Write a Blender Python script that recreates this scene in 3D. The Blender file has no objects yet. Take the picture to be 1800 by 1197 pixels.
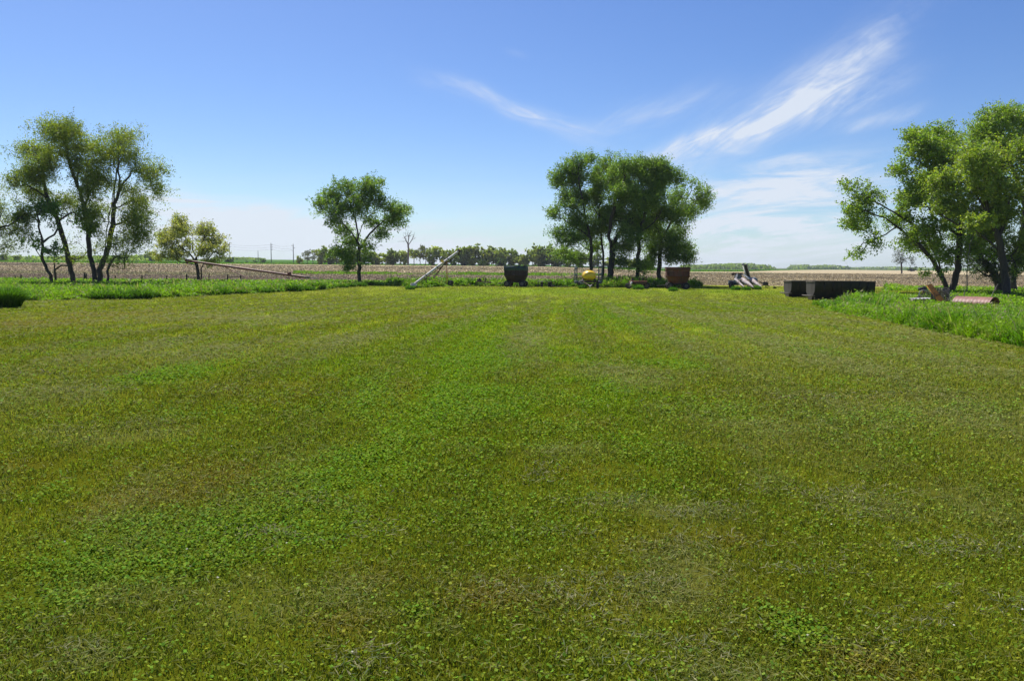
import bpy, math, random
import numpy as np
from mathutils import Vector, Matrix

random.seed(7)
RNG = np.random.default_rng(11)
SC = bpy.context.scene
COL = SC.collection

# ------------------------------------------------------------------ camera
F = 1373.0
PITCH = math.atan(131.5 / F)
ROLL = math.radians(0.5)
EYE = np.array([0.0, 0.0, 1.7])
fwd = np.array([0, math.cos(PITCH), -math.sin(PITCH)])
up0 = np.array([0, math.sin(PITCH), math.cos(PITCH)])
rt0 = np.array([1.0, 0, 0])
RT = rt0 * math.cos(ROLL) + up0 * math.sin(ROLL)
UP = -rt0 * math.sin(ROLL) + up0 * math.cos(ROLL)

cam_d = bpy.data.cameras.new('camera')
cam = bpy.data.objects.new('camera', cam_d)
COL.objects.link(cam)
cam_d.sensor_width = 36
cam_d.lens = F / 1800 * 36
cam_d.clip_start = 0.05
cam_d.clip_end = 30000
m3 = Matrix((RT, UP, -fwd)).transposed()
cam.matrix_world = Matrix.Translation(Vector(EYE)) @ m3.to_4x4()
SC.camera = cam


def ray(px, py):
    d = fwd * F + RT * (px - 900) - UP * (py - 598.5)
    return d / d[1]


def sstep(a, b, v):
    t = np.clip((v - a) / (b - a), 0, 1)
    return t * t * (3 - 2 * t)


# ------------------------------------------------------------------ noise
def _hash(ix, iy, seed):
    h = (ix.astype(np.int64) * 374761393 + iy.astype(np.int64) * 668265263 + seed * 974634777) & 0xFFFFFFFF
    h = ((h ^ (h >> 13)) * 1274126177) & 0xFFFFFFFF
    h = h ^ (h >> 16)
    return (h & 0xFFFFFF) / float(0xFFFFFF)


def vnoise(x, y, seed=0):
    x = np.asarray(x, float); y = np.asarray(y, float)
    ix = np.floor(x); iy = np.floor(y)
    fx = x - ix; fy = y - iy
    fx = fx * fx * (3 - 2 * fx); fy = fy * fy * (3 - 2 * fy)
    a = _hash(ix, iy, seed); b = _hash(ix + 1, iy, seed)
    c = _hash(ix, iy + 1, seed); d = _hash(ix + 1, iy + 1, seed)
    return (a * (1 - fx) + b * fx) * (1 - fy) + (c * (1 - fx) + d * fx) * fy


def fbm(x, y, seed=0, octs=4):
    t = 0; amp = .5; n = 0
    for o in range(octs):
        t = t + amp * vnoise(x * 2 ** o, y * 2 ** o, seed + o * 17)
        n += amp; amp *= .5
    return t / n


# ------------------------------------------------------------------ terrain
def H(x, y):
    x = np.asarray(x, float); y = np.asarray(y, float)
    z = -0.75 * sstep(8, 60, y)
    s = x / np.maximum(np.abs(y), 30)
    left = 1 - sstep(0.02, 0.24, s)
    z = z + 2.05 * sstep(120, 450, y) * left
    z = z + 5.5 * sstep(480, 1000, y) * (1 - sstep(-0.26, -0.14, s)) * sstep(-0.62, -0.45, s)
    z = z + (0.05 * (fbm(x / 7 + 50, y / 7, 5, 2) - .5)) * sstep(2, 12, y) * (1 - sstep(100, 140, y))
    return z


def G(px, py):
    """point on the ground seen at a pixel"""
    d = ray(px, py)
    t = np.geomspace(1.5, 3000, 1500)
    P = EYE[None] + d[None] * t[:, None]
    below = P[:, 2] < H(P[:, 0], P[:, 1])
    if not below.any():
        return P[-1]
    i = max(1, int(np.argmax(below)))
    lo, hi = t[i - 1], t[i]
    for _ in range(25):
        m = (lo + hi) / 2
        p = EYE + d * m
        if p[2] < H(p[0], p[1]): hi = m
        else: lo = m
    return EYE + d * hi


def P(px, py, D):
    return EYE + ray(px, py) * D


# ------------------------------------------------------------------ object helpers
def link(o, parent=None):
    COL.objects.link(o)
    if parent is not None:
        o.parent = parent
    return o


def tag(o, label=None, cat=None, group=None, kind=None):
    if label: o['label'] = label
    if cat: o['category'] = cat
    if group: o['group'] = group
    if kind: o['kind'] = kind
    return o


def thing(name, loc, label, cat, group=None, rz=0):
    o = bpy.data.objects.new(name, None)
    o.empty_display_size = .2
    o.location = loc
    o.rotation_euler = (0, 0, rz)
    link(o)
    return tag(o, label, cat, group)


def np_mesh(name, verts, faces_list, mats, cols=None, smooth=False):
    """faces_list: list of int arrays (n,k), any k; cols per vertex (n,3)"""
    me = bpy.data.meshes.new(name)
    verts = np.asarray(verts, np.float32)
    me.vertices.add(len(verts))
    me.vertices.foreach_set('co', verts.ravel())
    loops = np.concatenate([f.ravel() for f in faces_list]).astype(np.int32)
    tot = np.concatenate([np.full(len(f), f.shape[1], np.int32) for f in faces_list])
    start = np.concatenate([[0], np.cumsum(tot)[:-1]]).astype(np.int32)
    me.loops.add(len(loops))
    me.loops.foreach_set('vertex_index', loops)
    me.polygons.add(len(tot))
    me.polygons.foreach_set('loop_start', start)
    me.polygons.foreach_set('loop_total', tot)
    if smooth:
        me.polygons.foreach_set('use_smooth', np.ones(len(tot), bool))
    me.update(calc_edges=True)
    if cols is not None:
        at = me.color_attributes.new('col', 'FLOAT_COLOR', 'POINT')
        c4 = np.ones((len(verts), 4), np.float32)
        c4[:, :3] = cols
        at.data.foreach_set('color', c4.ravel())
    for m in (mats if isinstance(mats, (list, tuple)) else [mats]):
        me.materials.append(m)
    return me


def np_obj(name, verts, faces_list, mat, cols=None, smooth=False, parent=None, kind=None):
    o = bpy.data.objects.new(name, np_mesh(name, verts, faces_list, mat, cols, smooth))
    link(o, parent)
    if kind: o['kind'] = kind
    return o


# ------------------------------------------------------------------ materials
class NT:
    def __init__(s, mat):
        s.t = mat.node_tree; s.n = s.t.nodes; s.l = s.t.links

    def new(s, typ, **kw):
        n = s.n.new(typ)
        for k, v in kw.items():
            setattr(n, k, v)
        return n

    def put(s, sock, v):
        if hasattr(v, 'is_output') or hasattr(v, 'links'):
            s.l.new(v, sock)
        else:
            sock.default_value = v

    def m(s, op, a, b=None, c=None, clamp=False):
        n = s.new('ShaderNodeMath', operation=op, use_clamp=clamp)
        s.put(n.inputs[0], a)
        if b is not None: s.put(n.inputs[1], b)
        if c is not None: s.put(n.inputs[2], c)
        return n.outputs[0]

    def noise(s, vec, scale, detail=4, rough=.55, dist=0.0):
        n = s.new('ShaderNodeTexNoise')
        s.put(n.inputs['Vector'], vec)
        n.inputs['Scale'].default_value = scale
        n.inputs['Detail'].default_value = detail
        n.inputs['Roughness'].default_value = rough
        n.inputs['Distortion'].default_value = dist
        return n.outputs['Fac']

    def ramp(s, fac, stops):
        n = s.new('ShaderNodeValToRGB')
        s.put(n.inputs[0], fac)
        e = n.color_ramp.elements
        while len(e) < len(stops): e.new(.5)
        for i, (p, c) in enumerate(stops):
            e[i].position = p
            e[i].color = (*c, 1) if not isinstance(c, (int, float)) else (c, c, c, 1)
        return n.outputs[0]

    def mix(s, fac, a, b, mode='MIX'):
        n = s.new('ShaderNodeMix', data_type='RGBA', blend_type=mode)
        s.put(n.inputs[0], fac)
        s.put(n.inputs[6], (*a, 1) if isinstance(a, tuple) and len(a) == 3 else a)
        s.put(n.inputs[7], (*b, 1) if isinstance(b, tuple) and len(b) == 3 else b)
        return n.outputs[2]


def new_mat(name):
    m = bpy.data.materials.new(name)
    m.use_nodes = True
    m.node_tree.nodes.clear()
    k = NT(m)
    out = k.new('ShaderNodeOutputMaterial')
    return m, k, out


def leaf_mat(name, trans=.4, gloss=.06, grough=.4, tint=(1.0, 1.15, .55)):
    """leaves and blades: colour of each leaf from the mesh, light shining through"""
    m, k, out = new_mat(name)
    a = k.new('ShaderNodeAttribute', attribute_name='col')
    d = k.new('ShaderNodeBsdfDiffuse'); k.put(d.inputs[0], a.outputs[0])
    t = k.new('ShaderNodeBsdfTranslucent')
    k.put(t.inputs[0], k.mix(1.0, a.outputs[0], tint, 'MULTIPLY'))
    mx = k.new('ShaderNodeMixShader'); mx.inputs[0].default_value = trans
    k.l.new(d.outputs[0], mx.inputs[1]); k.l.new(t.outputs[0], mx.inputs[2])
    g = k.new('ShaderNodeBsdfGlossy'); g.inputs['Roughness'].default_value = grough
    g.inputs[0].default_value = (.9, .95, 1, 1)
    m2 = k.new('ShaderNodeMixShader'); m2.inputs[0].default_value = gloss
    k.l.new(mx.outputs[0], m2.inputs[1]); k.l.new(g.outputs[0], m2.inputs[2])
    k.l.new(m2.outputs[0], out.inputs[0])
    return m


def paint_mat(name, c1, c2=None, amount=.5, scale=6, rough=.7, metal=0.0, streak=False, bump=.1):
    """weathered surface: c1 with patches of c2 (rust, dirt, bare metal)"""
    m, k, out = new_mat(name)
    tc = k.new('ShaderNodeTexCoord')
    vec = tc.outputs['Object']
    if streak:
        mp = k.new('ShaderNodeMapping'); mp.inputs['Scale'].default_value = (1, 1, .25)
        k.l.new(vec, mp.inputs[0]); vec = mp.outputs[0]
    n1 = k.noise(vec, scale, 6, .65, .4)
    n2 = k.noise(vec, scale * 5, 3, .6)
    c2 = c2 or tuple(c * .6 for c in c1)
    f = k.ramp(k.m('ADD', k.m('MULTIPLY', n1, .75), k.m('MULTIPLY', n2, .25)), [(.62 - amount * .3, 0.0), (.68 - amount * .2, 1.0)])
    col = k.mix(f, c1, c2)
    col = k.mix(k.m('MULTIPLY', n2, .5), col, k.mix(1.0, col, (.6, .58, .55), 'MULTIPLY'))
    p = k.new('ShaderNodeBsdfPrincipled')
    k.l.new(col, p.inputs['Base Color'])
    p.inputs['Roughness'].default_value = rough
    p.inputs['Metallic'].default_value = metal
    b = k.new('ShaderNodeBump'); b.inputs['Strength'].default_value = bump; b.inputs['Distance'].default_value = .02
    k.l.new(n2, b.inputs['Height']); k.l.new(b.outputs[0], p.inputs['Normal'])
    k.l.new(p.outputs[0], out.inputs[0])
    return m


def bark_mat(name, c1, c2):
    m, k, out = new_mat(name)
    tc = k.new('ShaderNodeTexCoord')
    mp = k.new('ShaderNodeMapping'); mp.inputs['Scale'].default_value = (9, 9, 1.6)
    k.l.new(tc.outputs['Object'], mp.inputs[0])
    n = k.noise(mp.outputs[0], 1.0, 6, .7, .6)
    col = k.ramp(n, [(.3, c2), (.7, c1)])
    p = k.new('ShaderNodeBsdfPrincipled'); k.l.new(col, p.inputs['Base Color'])
    p.inputs['Roughness'].default_value = .9
    b = k.new('ShaderNodeBump'); b.inputs['Strength'].default_value = .8; b.inputs['Distance'].default_value = .05
    k.l.new(n, b.inputs['Height']); k.l.new(b.outputs[0], p.inputs['Normal'])
    k.l.new(p.outputs[0], out.inputs[0])
    return m


M = {}
M['leaf'] = leaf_mat('tree_leaves', .56, .035, .5)
M['blade'] = leaf_mat('grass_blades', .38, .004, .6, (1.0, 1.1, .6))
M['tall'] = leaf_mat('tall_grass_blades', .45, .015, .55, (1.0, 1.15, .5))
M['dry'] = leaf_mat('dry_stalks', .15, .008, .6, (1, .95, .8))
M['bark'] = bark_mat('bark', (.085, .07, .055), (.022, .018, .015))
M['bark_pale'] = bark_mat('grey_bark', (.24, .21, .18), (.08, .07, .06))
M['teal'] = paint_mat('teal_paint', (.022, .060, .072), (.04, .035, .03), .35, 3, .6, streak=True)
M['maroon'] = paint_mat('maroon_paint', (.040, .018, .015), (.028, .018, .014), .6, 3, .75, streak=True)
M['red'] = paint_mat('faded_red_paint', (.115, .026, .018), (.075, .030, .018), .55, 2.5, .65, streak=True)
M['red_auger'] = paint_mat('red_auger_paint', (.22, .05, .045), (.15, .08, .06), .5, 3, .6)
M['rust'] = paint_mat('rusty_steel', (.11, .05, .028), (.05, .03, .022), .6, 6, .85)
M['dark'] = paint_mat('dark_steel', (.022, .02, .02), (.04, .028, .02), .4, 6, .7)
M['black_side'] = paint_mat('weathered_black_steel', (.011, .009, .008), (.028, .017, .012), .45, 1.6, .65, streak=True)
M['lit_end'] = paint_mat('weathered_steel_sunlit', (.060, .052, .046), (.035, .026, .02), .5, 2.5, .7, streak=True)  # trough end: same steel with the sun on that face put into its colour
M['galv'] = paint_mat('galvanised_steel', (.36, .38, .41), (.22, .19, .16), .5, 3, .55, .3)
M['white'] = paint_mat('chalky_white_paint', (.62, .60, .58), (.30, .20, .15), .4, 4, .6)
M['picker'] = paint_mat('faded_picker_sheet', (.50, .44, .43), (.26, .16, .13), .5, 3.5, .7, .0)
M['yellow'] = paint_mat('yellow_poly', (.80, .52, .02), (.62, .36, .02), .35, 2, .38, bump=.02)
M['bluegrey'] = paint_mat('blue_grey_boom', (.10, .15, .19), (.08, .07, .06), .45, 5, .6)
M['tyre'] = paint_mat('tyre_rubber', (.022, .022, .023), (.05, .045, .038), .3, 5, .85)
M['rim'] = paint_mat('old_rim', (.17, .145, .12), (.08, .05, .035), .45, 8, .6)
M['orange'] = paint_mat('orange_painted_board', (.62, .22, .04), (.24, .09, .03), .45, 3, .7)
M['pinkrust'] = paint_mat('faded_pink_rust_sheet', (.30, .135, .105), (.19, .085, .055), .5, 2.5, .5)
M['wood'] = paint_mat('grey_weathered_wood', (.15, .13, .11), (.06, .05, .04), .55, 8, .85)
M['darkwood'] = paint_mat('dark_post_wood', (.06, .048, .04), (.03, .025, .02), .5, 8, .9)
M['orangepipe'] = paint_mat('orange_pipe', (.55, .16, .08), (.3, .12, .08), .4, 6, .6)

# ------------------------------------------------------------------ sky and sun
SUN_AZ = math.radians(-30)      # left of straight ahead
SUN_EL = math.radians(55)
sdir = Vector((math.sin(SUN_AZ) * math.cos(SUN_EL), math.cos(SUN_AZ) * math.cos(SUN_EL), math.sin(SUN_EL)))
sl = bpy.data.lights.new('sun', 'SUN'); sun = bpy.data.objects.new('sun', sl); link(sun)
sl.energy = 5.0; sl.angle = math.radians(.5); sl.color = (1, .955, .88)
sun.rotation_euler = sdir.to_track_quat('Z', 'Y').to_euler()
sun.location = (0, 0, 60)


def build_world():
    w = bpy.data.worlds.new('World'); SC.world = w; w.use_nodes = True
    k = NT(w); k.n.clear()
    out = k.new('ShaderNodeOutputWorld'); bg = k.new('ShaderNodeBackground')
    sky = k.new('ShaderNodeTexSky'); sky.sky_type = 'NISHITA'; sky.sun_disc = False
    sky.sun_elevation = SUN_EL; sky.sun_rotation = SUN_AZ
    sky.altitude = 300; sky.air_density = 1.0; sky.dust_density = .6; sky.ozone_density = 2.2
    tc = k.new('ShaderNodeTexCoord')
    sp = k.new('ShaderNodeSeparateXYZ'); k.l.new(tc.outputs['Generated'], sp.inputs[0])
    X, Y, Z = sp.outputs
    az = k.m('ARCTAN2', X, Y)
    el = k.m('ARCSINE', Z)
    cb = k.new('ShaderNodeCombineXYZ'); k.l.new(az, cb.inputs[0]); k.l.new(el, cb.inputs[1])
    # slow warp of the cloud plane
    wn = k.new('ShaderNodeTexNoise'); wn.inputs['Scale'].default_value = 5; wn.inputs['Detail'].default_value = 3
    k.l.new(cb.outputs[0], wn.inputs['Vector'])
    ws = k.new('ShaderNodeSeparateColor'); k.l.new(wn.outputs['Color'], ws.inputs[0])
    aw = k.m('ADD', az, k.m('MULTIPLY', k.m('SUBTRACT', ws.outputs[0], .5), .07))
    ew = k.m('ADD', el, k.m('MULTIPLY', k.m('SUBTRACT', ws.outputs[1], .5), .05))

    def fibre(angle, sx, sy, dist, seed, lo, hi):
        mp = k.new('ShaderNodeMapping', vector_type='TEXTURE')
        mp.inputs['Rotation'].default_value = (0, 0, angle)
        mp.inputs['Scale'].default_value = (sx, sy, 1)
        mp.inputs['Location'].default_value = (seed, seed * .7, 0)
        k.l.new(cb.outputs[0], mp.inputs[0])
        n = k.noise(mp.outputs[0], 1.0, 9, .62, dist)
        mr = k.new('ShaderNodeMapRange', interpolation_type='SMOOTHSTEP')
        k.put(mr.inputs[0], n); mr.inputs[1].default_value = lo; mr.inputs[2].default_value = hi
        return mr.outputs[0]

    fine = k.m('ADD', .45, k.m('MULTIPLY', fibre(.50, .07, .014, 1.2, 1.7, .25, .75), 1.0))
    fine3 = k.m('ADD', .45, k.m('MULTIPLY', fibre(.10, .09, .016, 1.6, 2.9, .25, .75), 1.0))
    fib = k.m('MULTIPLY', fine, fibre(.42, .20, .06, 1.6, 3.1, .22, .70))
    fib2 = k.m('MULTIPLY', k.m('ADD', .4, fibre(-.3, .06, .012, 1.2, 4.7, .25, .75)), fibre(-.28, .20, .04, 1.0, 9.3, .22, .70))
    fib3 = k.m('MULTIPLY', fine3, fibre(.12, .24, .045, 1.9, 5.7, .33, .62))

    fib3b = k.m('ADD', .45, k.m('MULTIPLY', fib3, .7))

    def streak(px, py, lpx, wpx, slope_deg, amp, f):
        d = ray(px, py); d = d / np.linalg.norm(d)
        a0, e0 = math.atan2(d[0], d[1]), math.asin(d[2])
        th = math.radians(slope_deg); c, s = math.cos(th), math.sin(th)
        dx = k.m('SUBTRACT', aw, a0); dy = k.m('SUBTRACT', ew, e0)
        u = k.m('DIVIDE', k.m('ADD', k.m('MULTIPLY', dx, c), k.m('MULTIPLY', dy, s)), lpx / F)
        v = k.m('DIVIDE', k.m('SUBTRACT', k.m('MULTIPLY', dy, c), k.m('MULTIPLY', dx, s)), wpx / F)
        q = k.m('ADD', k.m('POWER', k.m('ABSOLUTE', u), 2.6), k.m('MULTIPLY', v, v))
        g = k.m('EXPONENT', k.m('MULTIPLY', q, -1.0))
        return k.m('MULTIPLY', k.m('MULTIPLY', g, amp), f)

    parts = [streak(1215, 258, 110, 14, 14, .75, fib), streak(1330, 217, 130, 24, 27, .85, fib),
             streak(1430, 152, 120, 34, 32, .68, fib), streak(1480, 175, 90, 24, 14, .45, fib),
             streak(1535, 75, 90, 24, 26, .40, fib), streak(1235, 276, 60, 8, 2, .5, fib3),
             streak(900, 195, 140, 11, -20, .38, fib2), streak(990, 218, 85, 9, -10, .5, fib2),
             streak(1150, 205, 110, 22, 14, .35, fib), streak(800, 165, 60, 12, -14, .25, fib2),
             streak(1545, 210, 55, 10, 12, .42, fib), streak(910, 95, 20, 6, -10, .12, fib2),
             streak(1360, 335, 140, 38, 8, .95, fib3), streak(1290, 385, 120, 30, 14, .8, fib3),
             streak(1400, 400, 170, 42, 8, .85, fib3), streak(1370, 290, 60, 10, 12, .4, fib3),
             streak(330, 374, 200, 24, -8, .85, fib3b), streak(620, 402, 240, 22, -7, .6, fib3b), streak(440, 420, 330, 26, -4, .7, fib3b), streak(60, 330, 120, 16, -10, .35, fib3b)]
    tot = parts[0]
    for q in parts[1:]:
        tot = k.m('ADD', tot, q)
    # whitish band low over the horizon, thicker to both sides
    low = k.m('EXPONENT', k.m('MULTIPLY', k.m('POWER', k.m('DIVIDE', k.m('MAXIMUM', el, 0.0), .062), 1.6), -1.0))
    low = k.m('MULTIPLY', low, k.m('ADD', .34, k.m('MULTIPLY', fib3, .30)))
    tot = k.m('MINIMUM', k.m('ADD', tot, low), .9)
    # slightly deeper blue than the bare model gives
    hsv = k.new('ShaderNodeHueSaturation'); hsv.inputs['Saturation'].default_value = 1.27; hsv.inputs['Hue'].default_value = .513
    k.l.new(sky.outputs[0], hsv.inputs['Color'])
    lowf = k.m('EXPONENT', k.m('MULTIPLY', k.m('MAXIMUM', el, 0.0), -5.0))
    skyc = k.mix(1.0, hsv.outputs[0], k.mix(lowf, (1.0, 1.0, 1.0), (.64, .84, 1.08)), 'MULTIPLY')
    cloud = k.mix(tot, skyc, (6.3, 6.8, 7.6))
    k.l.new(cloud, bg.inputs[0]); bg.inputs[1].default_value = .080
    k.l.new(bg.outputs[0], out.inputs[0])


build_world()
SC.view_settings.view_transform = 'Standard'
SC.view_settings.look = 'None'
SC.view_settings.exposure = 0.6
SC.view_settings.gamma = 1
SC.render.engine = 'CYCLES'
SC.cycles.max_bounces = 6
SC.cycles.diffuse_bounces = 3
SC.cycles.transmission_bounces = 4
SC.cycles.glossy_bounces = 2
SC.cycles.use_denoising = True
SC.cycles.denoiser = 'OPENIMAGEDENOISE'
SC.cycles.denoising_input_passes = 'RGB_ALBEDO_NORMAL'
SC.cycles.denoising_prefilter = 'ACCURATE'
SC.render.film_transparent = False

# ------------------------------------------------------------------ lawn colour
OLIVE = np.array([.190, .222, .020]); BRIGHT = np.array([.165, .265, .012]); CLOVER = np.array([.120, .228, .012])
PALE = np.array([.260, .290, .085]); BROWN = np.array([.245, .200, .032]); DEEP = np.array([.095, .145, .010])


def zone(px, py, rx, ry):
    c = G(px, py); n = G(px, py - ry); f = G(px, py + ry)
    return (c[0], c[1], rx * c[1] / F, max(.12, abs(n[1] - f[1]) / 2))


ZONES = {
    'clover': [zone(*a) for a in [(830, 640, 60, 50), (790, 700, 70, 45), (720, 770, 90, 45), (600, 830, 110, 40), (430, 920, 170, 45),
                                  (230, 985, 190, 50), (60, 1060, 130, 60), (900, 780, 120, 25), (640, 690, 60, 25), (300, 660, 120, 16),
                                  (60, 880, 60, 30), (700, 1090, 60, 40), (1060, 560, 60, 20), (1180, 640, 50, 15), (1330, 1090, 80, 30)]],
    'bright': [zone(*a) for a in [(830, 570, 110, 40), (800, 520, 110, 12), (760, 660, 110, 50), (1080, 540, 140, 16), (1060, 690, 80, 60), (1000, 620, 90, 30),
                                  (880, 700, 80, 40), (600, 640, 80, 25), (1330, 540, 110, 10), (1280, 512, 110, 5), (1000, 512, 240, 6)]],
    'brown': [zone(*a) for a in [(330, 850, 130, 40), (230, 880, 90, 25), (700, 690, 60, 16), (60, 570, 130, 14), (180, 555, 120, 8), (480, 860, 60, 20),
                                 (640, 1010, 120, 40), (860, 1050, 130, 60), (760, 560, 60, 6), (350, 560, 60, 6), (1250, 950, 90, 30), (560, 1100, 90, 40),
                                 (1450, 1130, 120, 40)]],
    'pale': [zone(*a) for a in [(1500, 620, 330, 50), (1650, 740, 230, 60), (1330, 760, 150, 60), (1500, 880, 130, 30), (1700, 880, 140, 50), (1180, 880, 100, 25),
                                (1140, 1010, 100, 60), (1230, 1160, 90, 50), (1120, 660, 130, 25), (350, 620, 230, 26), (120, 700, 170, 40), (200, 760, 150, 22),
                                (560, 600, 120, 16), (450, 560, 160, 9), (950, 600, 60, 30), (590, 890, 55, 9), (1620, 590, 180, 20), (1300, 560, 160, 14),
                                (460, 935, 60, 6), (270, 750, 40, 6), (1000, 800, 90, 20), (80, 1180, 60, 30)]],
}


def zfield(x, y, key):
    wx = x + (fbm(x * .9, y * .9, 31, 3) - .5) * .45 * (1 + y * .12)
    wy = y + (fbm(x * .9 + 9, y * .9, 32, 3) - .5) * .6 * (1 + y * .16)
    r = np.zeros_like(x)
    for cx, cy, rx, ry in ZONES[key]:
        q = ((wx - cx) / rx) ** 2 + ((wy - cy) / ry) ** 2
        r = np.maximum(r, np.exp(-q * 1.1))
    return r


def stripe(x, y):
    """mowing passes: long along the lawn, bending round at its far end"""
    cx = 4.0 + .06 * y
    far = 86.0
    dx = np.abs(x - cx)
    hw = 31.0
    rr = 26.0
    qx = dx - (hw - rr); qy = y - (far - rr)
    d = np.minimum(np.maximum(qx, qy), 0) + np.hypot(np.maximum(qx, 0), np.maximum(qy, 0)) - rr
    d = d + (fbm(x * .06, y * .05, 77, 3) - .5) * 1.6
    w = d / 1.9
    s = np.sin(w * 2 * np.pi) * .75
    for off, wd, am in ((.12, .05, .9), (.45, .04, .7), (.80, .06, .6)):
        fr = (w - off + .5) % 1 - .5
        s = s - am * np.exp(-(fr / wd) ** 2) * (vnoise(w.round() + 9, y * .06, 21) > .25)
    s = s + .5 * (vnoise(d / .55, y * .02, 22) - .5)
    return s, vnoise(d / 1.9 + 40, y * .05, 3)


def lawn_info(x, y):
    c = np.clip(zfield(x, y, 'clover') * 1.15 + (fbm(x * .8, y * .8, 41, 4) - .58) * 2.2 * .9, 0, 1)
    b = np.clip(zfield(x, y, 'bright') * (.6 + .6 * fbm(x * .4, y * .4, 42, 3)), 0, 1)
    br = np.clip(zfield(x, y, 'brown') * .85 * (.3 + 1.3 * fbm(x * 1.5, y * 1.5, 43, 4)) + np.clip(fbm(x * 1.1, y * 1.1, 46, 4) - .63, 0, 1) * 2.2, 0, 1)
    s, sn = stripe(x, y)
    p = zfield(x, y, 'pale') * (.35 + .9 * fbm(x * 1.2, y * .8, 44, 4))
    fade = sstep(6, 22, y)
    p = np.clip(p * .9 + np.clip(fbm(x * 1.8, y * 1.3, 45, 4) - .58, 0, 1) * 1.7 * (1 - .7 * fade) + .06 * fade + s * .36 * (.25 + .75 * fade) + (sn - .5) * .34, 0, 1)
    return c, b, br, p, s


def lawn_col(x, y, info=None):
    c, b, br, p, s = info or lawn_info(x, y)
    base = OLIVE[None] * (1 - (.12 + .16 * sstep(8, 26, y)[:, None]) * s[:, None])
    far = sstep(10, 40, y)[:, None]
    big = fbm(x * .12, y * .12, 51, 3)[:, None]
    base = base * (.82 + .36 * big)
    def mixc(a, col, w): return a * (1 - w[:, None]) + col[None] * w[:, None]
    base = mixc(base, BRIGHT, np.clip(b, 0, 1) * .85)
    base = mixc(base, BROWN, br * .75)
    base = mixc(base, PALE, p * .88)
    base = mixc(base, CLOVER, c * .58)
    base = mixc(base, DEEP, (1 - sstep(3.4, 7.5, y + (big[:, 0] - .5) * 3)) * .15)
    return base


# ------------------------------------------------------------------ ground, lawn, field
def shader_ground(name, use_attr, micro):
    m, k, out = new_mat(name)
    tc = k.new('ShaderNodeTexCoord'); pos = tc.outputs['Object']
    if use_attr:
        a = k.new('ShaderNodeAttribute', attribute_name='col'); col = a.outputs[0]
    else:
        n = k.noise(pos, .004, 4, .5)
        col = k.ramp(n, [(.35, (.035, .095, .02)), (.5, (.07, .12, .03)), (.62, (.16, .12, .075))])
    n1 = k.noise(pos, micro, 5, .7)
    n2 = k.noise(pos, micro * 6, 3, .7)
    f = k.m('ADD', .25, k.m('MULTIPLY', k.m('ADD', n1, n2), .72))
    cc = k.new('ShaderNodeCombineColor')
    for i in range(3): k.l.new(f, cc.inputs[i])
    col = k.mix(1.0, col, cc.outputs[0], 'MULTIPLY')
    p = k.new('ShaderNodeBsdfDiffuse'); k.l.new(col, p.inputs[0])
    b = k.new('ShaderNodeBump'); b.inputs['Strength'].default_value = .7; b.inputs['Distance'].default_value = .03
    k.l.new(n2, b.inputs['Height']); k.l.new(b.outputs[0], p.inputs['Normal'])
    k.l.new(p.outputs[0], out.inputs[0])
    return m


def grid_faces(ni, nj):
    i, j = np.meshgrid(np.arange(ni - 1), np.arange(nj - 1), indexing='ij')
    a = (i * nj + j).ravel()
    return np.stack([a, a + nj, a + nj + 1, a + 1], 1)


YF = 107.0


def field_edge(x):
    return YF + (fbm(np.asarray(x, float) * .15, np.asarray(x, float) * 0 + 3, 61, 3) - .5) * 2.4


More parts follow.
